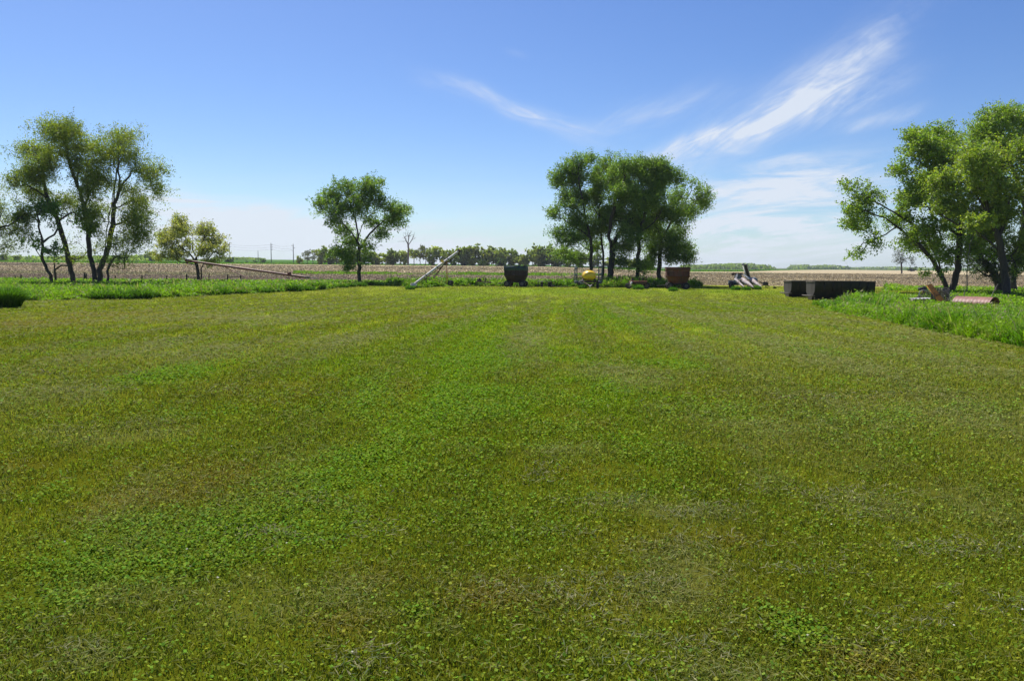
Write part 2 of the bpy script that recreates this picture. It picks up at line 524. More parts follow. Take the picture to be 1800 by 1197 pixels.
def sheets():
    # base ground under everything
    t = np.linspace(-1, 1, 161)
    gx = np.sinh(t * 7.2) / math.sinh(7.2) * 9000
    gy = np.concatenate([-np.geomspace(1500, 20, 12), np.linspace(-12, 120, 67)[0:], np.geomspace(125, 9000, 90)])
    Xg, Yg = np.meshgrid(gx, gy, indexing='ij')
    x, y = Xg.ravel(), Yg.ravel()
    z = H(x, y) - .35
    o = np_obj('ground', np.stack([x, y, z], 1), [grid_faces(len(gx), len(gy))], shader_ground('far_ground', False, .05), smooth=True, kind='structure')
    # lawn
    s = np.linspace(-1.5, 1.5, 381)
    v = np.linspace(0, 1, 420)
    S, V = np.meshgrid(s, v, indexing='ij')
    S, V = S.ravel(), V.ravel()
    yend = field_edge(S * YF)
    y = -1.5 + 2.4 * ((yend + 1.5) / 2.4 + 1) ** V - 2.4
    y = y + 0.0
    x = S * (y + 3.9)
    z = H(x, y)
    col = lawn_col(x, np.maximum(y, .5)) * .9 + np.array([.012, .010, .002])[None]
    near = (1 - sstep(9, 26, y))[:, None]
    col = col * (1 - .52 * near) * (1 - near * (1 - np.array([1.0, .95, .7])[None]))  # near soil colour darkened to stand for shaded gaps between the leaves
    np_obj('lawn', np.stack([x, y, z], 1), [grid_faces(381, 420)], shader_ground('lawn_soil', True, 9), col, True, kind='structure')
    # ploughed stubble field
    s = np.linspace(-1.45, 1.45, 421)
    v = np.linspace(0, 1, 260)
    S, V = np.meshgrid(s, v, indexing='ij'); S, V = S.ravel(), V.ravel()
    y0 = field_edge(S * YF)
    yf = far_edge(S)
    y = y0 * (yf / y0) ** V
    x = S * (y0 + 3.9) / y0 * y
    z = H(x, y)
    np_obj('field', np.stack([x, y, z], 1), [grid_faces(421, 260)], shader_ground('field_soil', True, .9), field_col(x, y), True, kind='structure')
    # green verge beyond it
    v = np.linspace(0, 1, 60)
    s = s[:: 1]
    S, V = np.meshgrid(np.linspace(-1.45, 1.45, 421), v, indexing='ij'); S, V = S.ravel(), V.ravel()
    yf = far_edge(S); y0 = field_edge(S * YF)
    y = yf + (yf * .9) * V
    x = S * (y0 + 3.9) / y0 * y
    z = H(x, y)
    n = fbm(x * .01, y * .01, 71, 3)[:, None]
    c = np.array([.05, .125, .018])[None] * n * 2 * .6 + np.array([.045, .085, .02])[None] * .5
    np_obj('meadow', np.stack([x, y, z], 1), [grid_faces(421, 60)], shader_ground('meadow_green', True, .3), c, True, kind='structure')


def far_edge(S):
    """distance of the far side of the stubble field along each bearing"""
    S = np.asarray(S, float)
    return 400 + 55 * sstep(-.45, -.2, S) - 35 * sstep(.02, .16, S) + 40 * sstep(.2, .26, S) + 900 * sstep(.27, .42, S)


TAN = np.array([.400, .330, .205]); SOIL = np.array([.185, .145, .115]); WEED = np.array([.15, .22, .035])


def field_col(x, y):
    s = x / y
    n = fbm(x * .03, y * .03, 81, 4)
    band = fbm(x * .004 + 7, y * .035, 82, 3)
    dark = (1 - sstep(135, 215, y + (n - .5) * 60)) * (1 - sstep(.12, .3, s)) * .8
    dark = np.maximum(dark, sstep(.5, .62, band) * .40)
    c = TAN[None] * (1 - dark[:, None]) + SOIL[None] * dark[:, None]
    weed = np.zeros_like(x)
    # a grassed waterway across the middle and thin green bands
    weed = np.maximum(weed, np.exp(-((y - 196 - 14 * s) / 13) ** 2) * sstep(-.28, -.2, s) * (1 - sstep(.05, .14, s)) * .85)
    weed = np.maximum(weed, np.exp(-((y - 165) / 9) ** 2) * (1 - sstep(-.35, -.25, s)) * .5)
    weed = np.maximum(weed, sstep(.58, .72, fbm(x * .012, y * .05 + 3, 83, 3)) * .35 * (1 - sstep(.3, .4, s)))
    weed *= (.5 + .8 * fbm(x * .1, y * .06, 84, 3))
    weed = np.clip(weed, 0, 1)
    c = c * (1 - weed[:, None]) + WEED[None] * weed[:, None]
    return c * (.75 + .5 * n[:, None])


sheets()


# ------------------------------------------------------------------ blades
def blades(x, y, z, h, w, lean, ang, cols, bend=.5, tipcol=1.0):
    """one bent tapering blade per point"""
    n = len(x)
    fa = ang + RNG.uniform(-1.2, 1.2, n) + math.pi / 2
    dx, dy = np.cos(ang), np.sin(ang)
    wx, wy = np.cos(fa) * w / 2, np.sin(fa) * w / 2
    mh = h * .55; ml = lean * h * .35
    tl = lean * h
    th = h * np.sqrt(np.clip(1 - (lean * bend) ** 2, .1, 1))
    V = np.empty((n, 5, 3))
    V[:, 0] = np.stack([x - wx, y - wy, z - .01], 1)
    V[:, 1] = np.stack([x + wx, y + wy, z - .01], 1)
    V[:, 2] = np.stack([x + dx * ml + wx * .8, y + dy * ml + wy * .8, z + mh], 1)
    V[:, 3] = np.stack([x + dx * ml - wx * .8, y + dy * ml - wy * .8, z + mh], 1)
    V[:, 4] = np.stack([x + dx * tl, y + dy * tl, z + th], 1)
    b = np.arange(n)[:, None] * 5
    q = b + np.array([[0, 1, 2, 3]]); t = b + np.array([[3, 2, 4]])
    C = np.repeat(cols[:, None], 5, 1)
    if tipcol != 1.0:
        C = C * np.array([1, 1, 1, 1, tipcol])[None, :, None]
    return V.reshape(-1, 3), [q, t], C.reshape(-1, 3)


def diamonds(x, y, z, L, W, ang, tilt, cols):
    """small flat leaves, L long, W wide, lying at a tilt"""
    n = len(x)
    ca, sa = np.cos(ang), np.sin(ang)
    u = np.stack([ca * np.cos(tilt), sa * np.cos(tilt), np.sin(tilt)], 1) * (L / 2)[:, None]
    roll = RNG.uniform(-.6, .6, n)
    v = np.stack([-sa * np.cos(roll), ca * np.cos(roll), np.sin(roll)], 1) * (W / 2)[:, None]
    c = np.stack([x, y, z], 1)
    V = np.stack([c - u, c + v - u * .1, c + u, c - v - u * .1], 1)
    q = np.arange(n)[:, None] * 4 + np.array([[0, 1, 2, 3]])
    return V.reshape(-1, 3), [q], np.repeat(cols, 4, 0)


def merge(sets):
    Vs, Fs, Cs, off = [], {}, [], 0
    for V, Fl, C in sets:
        Vs.append(V); Cs.append(C)
        for f in Fl:
            Fs.setdefault(f.shape[1], []).append(f + off)
        off += len(V)
    return np.concatenate(Vs), [np.concatenate(v) for v in Fs.values()], np.concatenate(Cs)


def var(n, lo, hi):
    return RNG.uniform(lo, hi, n)


def lawn_cover(quality=1.0):
    N = int(1650000 * quality)
    y = 2.3 * (100 / 2.3) ** RNG.uniform(0, 1, N) ** .92
    s = RNG.uniform(-.80, .80, N)
    x = s * (y + 1.6)
    keep = vnoise(x * 3.5 / (1 + y * .05), y * 3.5 / (1 + y * .05), 91) * .6 + .4 * vnoise(x * 16 / (1 + y * .12), y * 13 / (1 + y * .12), 92) + RNG.uniform(-.30, .30, N) > .30
    x, y = x[keep], y[keep]
    # clear of the tall grass
    n = len(x)
    info = lawn_info(x, y)
    c, b, br, p, s_ = info
    col = lawn_col(x, y, info)
    z = H(x, y)
    sc = np.clip(y / 4.2, 1, 9) ** .92
    r = RNG.uniform(0, 1, n)
    pc = np.clip(.13 + c * .75 - p * .1, 0, .9) * (1 - sstep(8, 28, y) * .75)
    pd = np.clip(.035 + p * .30 + br * .18, 0, .5)
    is_c = r < pc
    is_d = (~is_c) & (r < pc + (1 - pc) * pd)
    is_g = ~(is_c | is_d)
    sets = []
    # clover and broad leaves
    i = np.where(is_c)[0]; m = len(i)
    L = var(m, .010, .024) * sc[i] ** .74
    cc = (col[i] * .55 + CLOVER[None] * .45) * (1.08 + var(m, -.5, .62) * (1 - .6 * sstep(6, 18, y[i])))[:, None]
    cc[:, 0] *= var(m, .7, 1.35)
    sets.append(diamonds(x[i], y[i], z[i] + var(m, .006, .045) * np.minimum(sc[i], 2.0), L, L * var(m, .7, 1), var(m, 0, 6.3), var(m, -.7, .7), cc))
    # clippings and dead blades, nearly flat
    i = np.where(is_d)[0]; m = len(i)
    L = var(m, .025, .075) * sc[i] ** .75
    cc = np.where(RNG.uniform(0, 1, m)[:, None] < .62, np.array([[.21, .215, .10]]), np.array([[.22, .17, .06]])) * var(m, .45, 1.25)[:, None]
    cc = cc * .5 + col[i] * .5
    sets.append(diamonds(x[i], y[i], z[i] + var(m, .012, .04) * np.minimum(sc[i], 2), L, np.maximum(.0035, L * .09) * np.maximum(1, sc[i] * .6), var(m, 0, 6.3), var(m, -.35, .35), cc))
    # grass
    i = np.where(is_g)[0]; m = len(i)
    h = var(m, .018, .048) * np.minimum(sc[i], 2.6) ** .6
    cc = col[i] * var(m, .56, 1.56)[:, None]
    cc[:, 0] *= var(m, .8, 1.3)
    sets.append(blades(x[i], y[i], z[i], h, .0040 * sc[i] * var(m, .7, 1.3), var(m, .2, 1.1), var(m, 0, 6.3), cc))
    V, Fl, C = merge(sets)
    o = np_obj('lawn_grass', V, Fl, M['blade'], C, kind='stuff')
    tag(o, 'short mown lawn of grass and clover with dry clippings')


def clippings():
    """little heaps of grey cut grass left in lines by the mower"""
    spots = [(590, 890, 60, 7), (500, 935, 40, 4), (560, 937, 60, 5), (1160, 885, 60, 7), (1490, 872, 52, 9), (1180, 905, 50, 6), (1240, 960, 50, 12),
             (1500, 905, 40, 8), (1330, 705, 60, 5), (1170, 1140, 70, 40), (1160, 1020, 60, 14), (640, 1160, 25, 10), (260, 745, 25, 3), (310, 597, 20, 2),
             (150, 660, 60, 3), (80, 690, 80, 4), (1620, 960, 60, 8), (1560, 700, 60, 4), (1370, 880, 30, 6), (480, 690, 50, 3), (940, 840, 16, 12),
             (1740, 980, 50, 9), (1590, 1120, 70, 14), (1060, 940, 50, 6), (980, 1050, 60, 10), (130, 1120, 40, 10), (1690, 1060, 50, 10), (1420, 1010, 50, 10)]
    X, Y, A = [], [], []
    for px, py, rx, ry in spots:
        cx, cy, ax, ay = zone(px, py, rx, ry)
        n = int(min(3600, 560 * ax * ay * 30 / max(1, (cy / 4) ** 1.6) + 200))
        q = RNG.normal(0, 1.0, (n, 2)) * np.array([1.6, 1.2])
        xx = cx + q[:, 0] * ax; yy = cy + q[:, 1] * ay
        k = fbm(xx * 2.6, yy * 5, 95, 4) > .50
        X.append(xx[k]); Y.append(yy[k])
    x = np.concatenate(X); y = np.concatenate(Y); n = len(x)
    sc = np.clip(y / 4.2, 1, 9)
    L = var(n, .02, .06) * sc ** .7
    cc = np.array([[.215, .205, .095]]) * var(n, .4, 1.3)[:, None]
    t = RNG.uniform(0, 1, n) < .38
    cc[t] = np.array([[.10, .13, .05]]) * var(t.sum(), .6, 1.2)[:, None]
    V, Fl, C = diamonds(x, y, H(x, y) + var(n, .015, .06), L, np.maximum(.004, L * .10) * np.maximum(1, sc * .5), var(n, 0, 6.3), var(n, -.6, .6), cc)
    o = np_obj('grass_clippings', V, Fl, M['dry'], C, kind='stuff')
    tag(o, 'grey dried grass clippings lying in lines on the lawn')
    # scattered pale petals and scraps
    n = 420
    y = 3.2 * (90 / 3.2) ** RNG.uniform(0, 1, n) ** .8
    x = RNG.uniform(-.7, .7, n) * y
    L = np.maximum(.012, .0011 * y) * var(n, .6, 1.4)
    V, Fl, C = diamonds(x, y, H(x, y) + .045 + .004 * y ** .5, L, L * .8, var(n, 0, 6.3), var(n, -.2, .2), np.array([[.50, .48, .38]]) * var(n, .4, 1.1)[:, None])
    o = np_obj('fallen_petals', V, Fl, M['dry'], C, kind='stuff')
    tag(o, 'pale scattered petals and scraps on the mown grass')


lawn_cover(1.0)
clippings()


# ------------------------------------------------------------------ tall grass
def interp_edge(pts):
    """mown edge given in the photograph as a polyline, as distance by bearing"""
    q = np.array([G(a, b) for a, b in pts])
    s = q[:, 0] / q[:, 1]
    o = np.argsort(s)
    return lambda ss: np.interp(ss, s[o], q[o, 1])


GREEN_A = np.array([.215, .345, .012]); GREEN_B = np.array([.120, .255, .010]); GREEN_C = np.array([.30, .44, .04])


def tall(name, label, s0, s1, front, back, N, hfun, shade=1.0, keepf=None, wmul=1.0, edge_boost=.25, cols=(GREEN_A, GREEN_B, GREEN_C), hvar=1.0):
    s = RNG.uniform(s0, s1, N)
    f = front(s); b = back(s)
    u = RNG.uniform(0, 1, N)
    e = RNG.uniform(0, 1, N) < edge_boost
    u = np.where(e, u ** 3 * .35, u)
    y = 1 / (1 / f * (1 - u) + 1 / b * u)
    y = y + RNG.normal(0, .12, N)
    x = s * y
    # ragged front
    rag = fbm(x * .9, y * .3, 101, 3)
    ok = y > f + (rag - .45) * 1.8
    if keepf is not None: ok &= keepf(x, y)
    x, y, f, s = x[ok], y[ok], f[ok], s[ok]; n = len(x)
    z = H(x, y)
    cl = fbm(x * .45, y * .45, 102, 4); cl2 = fbm(x * 2.1, y * 2.1, 103, 3)
    h = hfun(x, y) * ((.35 + 1.2 * sstep(.3, .75, cl2)) * (.6 + .8 * cl) * hvar + (1 - hvar)) * var(n, .5, 1.25)
    w = np.maximum(.012, .00125 * y) * var(n, .7, 1.4) * wmul
    a, bb, c3 = cols
    k = np.clip((cl - .38) * 3.2, 0, 1)[:, None]
    col = a[None] * (1 - k) + bb[None] * k
    k2 = (RNG.uniform(0, 1, n) < .13)[:, None] * .7
    col = col * (1 - k2) + c3[None] * k2
    col = col * (var(n, .6, 1.35)[:, None]) * shade
    # straw-coloured dry stems low at the mown edge
    dry = (RNG.uniform(0, 1, n) < .10) & (y < f + 1.0)
    col[dry] = np.array([.28, .23, .10]) * var(dry.sum(), .6, 1.2)[:, None]
    h[dry] *= .6
    h = h * np.clip(.35 + (y - f) / 1.4 + (fbm(x * 1.7, y * 1.7, 105, 2) - .5), .25, 1)
    sd = RNG.uniform(0, 1, n) < .04
    col[sd] = np.array([.30, .27, .13]) * var(sd.sum(), .6, 1.2)[:, None]; h[sd] *= 1.35
    lf = RNG.uniform(0, 1, n) < .34
    g = ~lf
    s1_ = blades(x[g], y[g], z[g], h[g], w[g], var(g.sum(), .15, .95), var(g.sum(), 0, 6.3), col[g], .7)
    m_ = lf.sum(); L_ = np.maximum(.05, .0030 * y[lf]) * var(m_, .6, 1.5)
    s2_ = diamonds(x[lf], y[lf], z[lf] + h[lf] * var(m_, .35, 1.0), L_, L_ * var(m_, .45, .8), var(m_, 0, 6.3), var(m_, -.9, .9), col[lf])
    V, Fl, C = merge([s1_, s2_])
    o = np_obj(name, V, Fl, M['tall'], C, kind='stuff')
    tag(o, label)
    return o


left_front = interp_edge([(-200, 532), (0, 530), (100, 528), (200, 527), (300, 523), (400, 518), (500, 513.5), (560, 510), (610, 505), (650, 502.5), (700, 501)])
mid_front = interp_edge([(690, 501.5), (725, 507), (760, 505), (800, 503.5), (860, 503), (930, 504), (1000, 504.5), (1060, 505.5), (1140, 506), (1210, 506.5), (1240, 504)])
right_front = interp_edge([(1440, 538), (1450, 545), (1480, 553), (1540, 564), (1600, 576), (1700, 598), (1800, 616), (1950, 645)])
back = lambda s: field_edge(s * YF)

tall('tall_grass', 'tall bright green grass bordering the lawn in front of the fence and leaning trees', -.86, -.14, left_front, back, 190000,
     lambda x, y: .46 * (1 - .45 * sstep(65, 100, y)), hvar=.85)
def mid_keep(x, y):
    s = x / y
    return vnoise(x * .5, y * .5, 111) > .12 + .3 * sstep(.23, .26, s)
tall('tall_grass', 'uneven grass growing under the farm machines and the tree group', -.16, .235, mid_front, back, 90000,
     lambda x, y: .42 + .15 * vnoise(x * .3, y * .3, 12) + .22 * np.exp(-((x / y - .15) / .06) ** 2), keepf=mid_keep, shade=.92)


J1 = G(1642, 533); J2 = G(1722, 538)


def right_keep(x, y):
    s = x / y
    # an olive mown lane between the troughs and the junk, and the corner where the troughs stand
    lane = (y > 70) & (y < 88) & (s < .56)
    corner = (s < .415) & (y > 50)
    tr = (s < .475) & (y > 58)
    junk = (np.hypot(x - J1[0], (y - J1[1]) * .6) < 1.9) | (np.hypot(x - J2[0], (y - J2[1]) * .5) < 2.0)
    return ~(lane | corner | tr | junk)
tall('tall_grass', 'lush tall grass patch around the junk pile, mown along its near edge', .385, .86, right_front, back, 300000,
     lambda x, y: (.27 + .18 * (1 - sstep(22, 40, y))) * (1 + 1.2 * (1 - sstep(.47, .51, x / y)) * sstep(.41, .44, x / y) * sstep(38, 50, y)), keepf=right_keep, hvar=.6)


def clump_mesh(name, R, h, n, cols, wid):
    a = RNG.uniform(0, 6.3, n); r = R * RNG.uniform(0, 1, n) ** .6
    x = np.cos(a) * r; y = np.sin(a) * r
    hh = h * (1.05 - .45 * (r / R) ** 2) * var(n, .6, 1.1)
    col = cols[RNG.integers(0, len(cols), n)] * var(n, .55, 1.3)[:, None]
    V, Fl, C = blades(x, y, np.zeros(n), hh, np.full(n, wid) * var(n, .7, 1.3), var(n, .2, 1.0), a + RNG.normal(0, .7, n), col, .7)
    return np_mesh(name, V, Fl, M['tall'], C)


DK = np.array([[.045, .110, .010], [.08, .17, .012], [.12, .25, .016]])
c0 = G(12, 543)
o = bpy.data.objects.new('grass_clump', clump_mesh('grass_clump', .52, 1.02, 2400, DK, .045)); o.location = (c0[0] - .35, c0[1] + .5, c0[2]); link(o)
tag(o, 'big dark clump of tall grass standing out on the lawn before the willow edge', 'grass clump')
cm = [clump_mesh('grass_clump', .55, .72, 520, DK, .05), clump_mesh('grass_clump', .75, .62, 640, DK, .05)]
for i, (px, py, sc_) in enumerate([(175, 527, 1.0), (205, 526.5, 1.05), (245, 526, 1.1), (232, 526, .9), (355, 519, .8), (385, 518, 1), (420, 517, .7), (463, 515, .7),
                                   (515, 512.5, 1.1), (536, 511, 1), (557, 509.5, 1.2), (600, 506, .8), (615, 504.5, .8), (632, 503.5, .9), (648, 502.5, .8)]):
    p = G(px, py)
    o = bpy.data.objects.new('grass_clump', cm[i % 2]); link(o)
    o.location = (p[0], p[1] + .2, p[2]); o.scale = (sc_ * 1.1, sc_ * 1.1, sc_ * (1.0 if i % 3 else .85)); o.rotation_euler = (0, 0, i * 1.3)
    tag(o, 'dark green clump of unmown grass at the edge where lawn meets tall grass', 'grass clump', 'dark grass clumps along the mown edge')
BG = np.array([[.10, .24, .012], [.12, .26, .02], [.08, .18, .015]])
cm2 = clump_mesh('weed_tuft', .7, .5, 520, BG, .06)
for i, (px, py, sc_, lab) in enumerate([(721, 509, .8, 'bright weed tuft at the foot of the white grain auger intake'),
                                   (1122, 509, 1.0, 'green weed tuft growing before the rusty flat wagon'),
                                   (1183, 512, .8, 'bright weed tuft in front of the red gravity wagon'),
                                   (1224, 503, 1.4, 'rounded green weed tuft right of the red gravity wagon'),
                                   (1024, 507, .8, 'weed tuft beside the hitch of the yellow sprayer'),
                                   (1293, 510, .9, 'weed tuft under the left snout of the corn picker'),
                                   (1312, 510, .8, 'weed tuft between the snouts of the corn picker'),
                                   (1330, 509, .9, 'weed tuft beneath the right side of the corn picker')]):
    p = G(px, py)
    o = bpy.data.objects.new('weed_tuft', cm2); link(o); o.location = p; o.scale = (sc_ * .8, sc_ * .8, sc_ * 1.3); o.rotation_euler = (0, 0, i)
    tag(o, lab, 'weed')


def stubble():
    n = 170000
    s = RNG.uniform(-.72, .74, n)
    y = 107 * (3.4) ** RNG.uniform(0, 1, n) ** 1.15
    yf = far_edge(s)
    ok = (y < yf - 4) & (y > field_edge(s * y))
    x, y = (s * y)[ok], y[ok]; n = len(x)
    col = field_col(x, y)
    t = RNG.uniform(0, 1, n)[:, None]
    cc = np.where(t < .42, np.array([[.56, .47, .31]]), np.where(t < .7, col * 1.0, np.array([[.16, .13, .09]])))
    cc = (cc * .72 + col * .28) * var(n, .55, 1.2)[:, None]
    h = .10 * (y / 107) ** .8 * var(n, .4, 1.5)
    V, Fl, C = blades(x, y, H(x, y), h, .10 * (y / 107) ** .9 * var(n, .5, 1.7), var(n, .2, 1.3), var(n, 0, 6.3), cc, .6)
    o = np_obj('corn_stubble', V, Fl, M['dry'], C, kind='stuff')
    tag(o, 'broken tan corn stubble covering the ploughed field')
    # weeds of the waterway
    n = 16000
    s = RNG.uniform(-.28, .12, n); y = 196 + 14 * s + RNG.normal(0, 7, n); x = s * y
    ok = fbm(x * .08, y * .1, 120, 3) > .46
    x, y = x[ok], y[ok]; n = len(x)
    V, Fl, C = blades(x, y, H(x, y), .42 * var(n, .4, 1.2) * (.5 + fbm(x * .2, y * .2, 5, 2)), .22 * var(n, .5, 1.4), var(n, .2, .8), var(n, 0, 6.3), GREEN_B[None] * var(n, .7, 1.5)[:, None] + np.array([[.02, 0, 0]]))
    o = np_obj('field_weeds', V, Fl, M['tall'], C, kind='stuff')
    tag(o, 'low green weeds in a strip across the stubble field')
    # rough grass on the far verge
    n = 46000
    s = RNG.uniform(-.72, .74, n); yf = far_edge(s); y = yf + RNG.uniform(-2, 34, n) * (yf / 420); x = s * y
    V, Fl, C = blades(x, y, H(x, y), 1.0 * var(n, .3, 1.1), 1.0 * var(n, .5, 1.3), var(n, .2, .8), var(n, 0, 6.3), GREEN_B[None] * var(n, .6, 1.3)[:, None])
    o = np_obj('verge_grass', V, Fl, M['tall'], C, kind='stuff')
    tag(o, 'green grass verge along the far side of the stubble field')


stubble()

# ------------------------------------------------------------------ trees
def tube_mesh(paths, sides=6):
    """paths: list of (pts (n,3), radii (n)) -> verts, quads"""
    V, Q = [], []
    off = 0
    for pts, rad in paths:
        pts = np.asarray(pts, float); n = len(pts)
        if n < 2: continue
        tg = np.gradient(pts, axis=0)
        tg /= np.linalg.norm(tg, axis=1)[:, None] + 1e-9
        ref = np.where(np.abs(tg[:, 2:3]) > .9, np.array([[1.0, 0, 0]]), np.array([[0, 0, 1.0]]))
        u = np.cross(tg, ref); u /= np.linalg.norm(u, axis=1)[:, None] + 1e-9
        v = np.cross(tg, u)
        for i in range(1, n):
            if np.dot(u[i], u[i - 1]) < 0: u[i] *= -1; v[i] *= -1
        k = sides if max(rad) > .05 else 3
        a = np.arange(k) / k * 2 * np.pi
        ring = pts[:, None] + (u[:, None] * np.cos(a)[None, :, None] + v[:, None] * np.sin(a)[None, :, None]) * np.asarray(rad)[:, None, None]
        V.append(ring.reshape(-1, 3))
        i, j = np.meshgrid(np.arange(n - 1), np.arange(k), indexing='ij')
        i = i.ravel(); j = j.ravel(); j2 = (j + 1) % k
        Q.append(np.stack([i * k + j, i * k + j2, (i + 1) * k + j2, (i + 1) * k + j], 1) + off)
        off += n * k
    return np.concatenate(V), [np.concatenate(Q)]


def resample(pts, step):
    pts = np.asarray(pts, float)
    seg = np.linalg.norm(np.diff(pts, axis=0), axis=1); L = np.concatenate([[0], np.cumsum(seg)])
    n = max(2, int(L[-1] / step) + 1)
    t = np.linspace(0, L[-1], n)
    return np.stack([np.interp(t, L, pts[:, i]) for i in range(3)], 1)


def grow(limbs, twigs, r_base, rng, step=.55, min_r=.012, wig=.10):
    """limbs: polylines, the first rooted at the ground; twigs: (n,3) targets. returns branch paths and twig (pos, dir)"""
    nodes, par = [], []
    for li, lp in enumerate(limbs):
        q = resample(lp, step)
        q[1:-1] += rng.normal(0, .05, q[1:-1].shape)
        if li == 0 or (np.linalg.norm(np.array(nodes) - q[0], axis=1).min() > 1.2 and q[0][2] < 1.0):
            prev = -1; s0 = 0
        else:
            d = np.linalg.norm(np.array(nodes) - q[0], axis=1); prev = int(d.argmin()); s0 = 1
        for p in q[s0:]:
            nodes.append(p); par.append(prev); prev = len(nodes) - 1
    nlimb = len(nodes)
    A = np.zeros((len(nodes) + len(twigs) * 14, 3)); A[:len(nodes)] = nodes; n = len(nodes)
    main = A[:n].copy()
    dist0 = np.array([np.linalg.norm(main - t, axis=1).min() for t in twigs]) if len(twigs) else np.zeros(0)
    tips = []
    for ti in np.argsort(dist0):
        t = twigs[ti]
        d = np.linalg.norm(A[:n] - t, axis=1)
        # prefer joining a branch from below
        d = d + np.clip(A[:n, 2] - t[2], 0, None) * .6
        j = int(d.argmin()); p0 = A[j]
        L = np.linalg.norm(t - p0)
        k = min(13, max(1, int(L / step)))
        prev = j
        sag = rng.normal(0, wig * L, 3)
        for q in range(1, k + 1):
            f = q / k
            p = p0 + (t - p0) * f + sag * math.sin(math.pi * f) + np.array([0, 0, .08 * L * math.sin(math.pi * f)])
            if n >= len(A): break
            A[n] = p; par.append(prev); prev = n; n += 1
        dr = A[prev] - A[par[prev]] if par[prev] >= 0 else np.array([0, 0, 1.0])
        tips.append((A[prev].copy(), dr / (np.linalg.norm(dr) + 1e-9)))
    A = A[:n]
    # pipe model
    rad = np.zeros(n); ch = [[] for _ in range(n)]
    for i in range(n):
        if par[i] >= 0: ch[par[i]].append(i)
    E = 1.75
    acc = np.zeros(n)
    for i in range(n - 1, -1, -1):
        if not ch[i]: acc[i] = 1.0
        if par[i] >= 0: acc[par[i]] += acc[i] + .0
    # limb continuity: order is topological for our construction
    rad = (acc / acc.max()) ** (1 / E)
    rad = np.maximum(rad * r_base, min_r)
    done = np.zeros(n, bool); paths = []
    for i in range(n):
        if done[i]: continue
        if par[i] < 0 or done[i] is False or True:
            if par[i] >= 0 and not done[par[i]] : pass
            chain = ([par[i]] if par[i] >= 0 else []) + [i]
            rr = ([min(rad[par[i]], rad[i] * 1.3)] if par[i] >= 0 else []) + [rad[i]]
            done[i] = True
            c = i
            while ch[c]:
                nx = [q for q in ch[c] if not done[q]]
                if not nx: break
                nx = max(nx, key=lambda q: rad[q])
                chain.append(nx); rr.append(rad[nx]); done[nx] = True; c = nx
            paths.append((A[chain], rr))
    # root flare
    for pth, rr in paths:
        if pth[0][2] < .6:
            rr[0] *= 1.35
    return paths, tips


def leaves_on(tips, rng, sprays, per, length, size, cols, spread=.6, up=.25, droop=0.0, aspect=.55, cvar=.28):
    """sprays of small leaves round every twig tip"""
    T = np.array([t[0] for t in tips]); Dv = np.array([t[1] for t in tips])
    nt = len(T)
    clump = rng.uniform(0, 1, nt)
    T = np.repeat(T, sprays, 0); Dv = np.repeat(Dv, sprays, 0); clump = np.repeat(clump, sprays)
    m = len(T)
    d = Dv * .7 + rng.normal(0, spread, (m, 3)); d[:, 2] += up
    d /= np.linalg.norm(d, axis=1)[:, None]
    Ls = length * rng.uniform(.45, 1.15, m)
    start = T + rng.normal(0, length * .15, (m, 3))
    P0 = np.repeat(start, per, 0); D0 = np.repeat(d, per, 0); L0 = np.repeat(Ls, per); cl = np.repeat(clump, per)
    k = len(P0)
    f = rng.uniform(0, 1, k)
    pos = P0 + D0 * (L0 * f)[:, None]
    pos[:, 2] -= droop * L0 * f * f
    pos += rng.normal(0, length * .10, (k, 3))
    a = rng.normal(0, 1, (k, 3)) * .8 + D0 * .6; a /= np.linalg.norm(a, axis=1)[:, None]
    nrm = rng.normal(0, 1, (k, 3)); nrm[:, 2] += .9
    b = np.cross(nrm, a); b /= np.linalg.norm(b, axis=1)[:, None] + 1e-9
    sz = size * rng.uniform(.6, 1.35, k)
    a *= (sz / 2)[:, None]; b *= (sz * aspect / 2)[:, None]
    V = np.stack([pos - a, pos + b, pos + a, pos - b], 1).reshape(-1, 3)
    q = np.arange(k)[:, None] * 4 + np.array([[0, 1, 2, 3]])
    cols = np.asarray(cols)
    w = cl * (len(cols) - 1); i0 = np.floor(w).astype(int); i1 = np.minimum(i0 + 1, len(cols) - 1); fr = (w - i0)[:, None]
    c = cols[i0] * (1 - fr) + cols[i1] * fr
    c = c * rng.uniform(1 - cvar, 1 + cvar, k)[:, None]
    c[:, 0] *= rng.uniform(.85, 1.2, k)
    return V, [q], np.repeat(c, 4, 0)


def blob_points(blobs, n, rng, gap=.40, scale=.8, hollow=.35):
    """points in a union of ellipsoids (cx,cy,cz,rx,ry,rz), with holes"""
    B = np.array(blobs, float)
    vol = B[:, 3] * B[:, 5] * np.sqrt(B[:, 4])
    out = []
    while len(out) < n:
        i = rng.choice(len(B), p=vol ** .75 / (vol ** .75).sum())
        v = rng.normal(0, 1, 3); v /= np.linalg.norm(v)
        r = (hollow + (1 - hollow) * rng.uniform()) if rng.uniform() < .75 else rng.uniform() ** .5
        p = B[i, :3] + v * B[i, 3:6] * r
        if vnoise(np.array(p[0] * scale), np.array(p[2] * scale + p[1] * .31), 7) < gap * rng.uniform(.4, 1.2): continue
        if rng.uniform() < .3:
            p = B[i, :3] + (p - B[i, :3]) * rng.uniform(1.05, 1.38)
        out.append(p)
    return np.array(out)


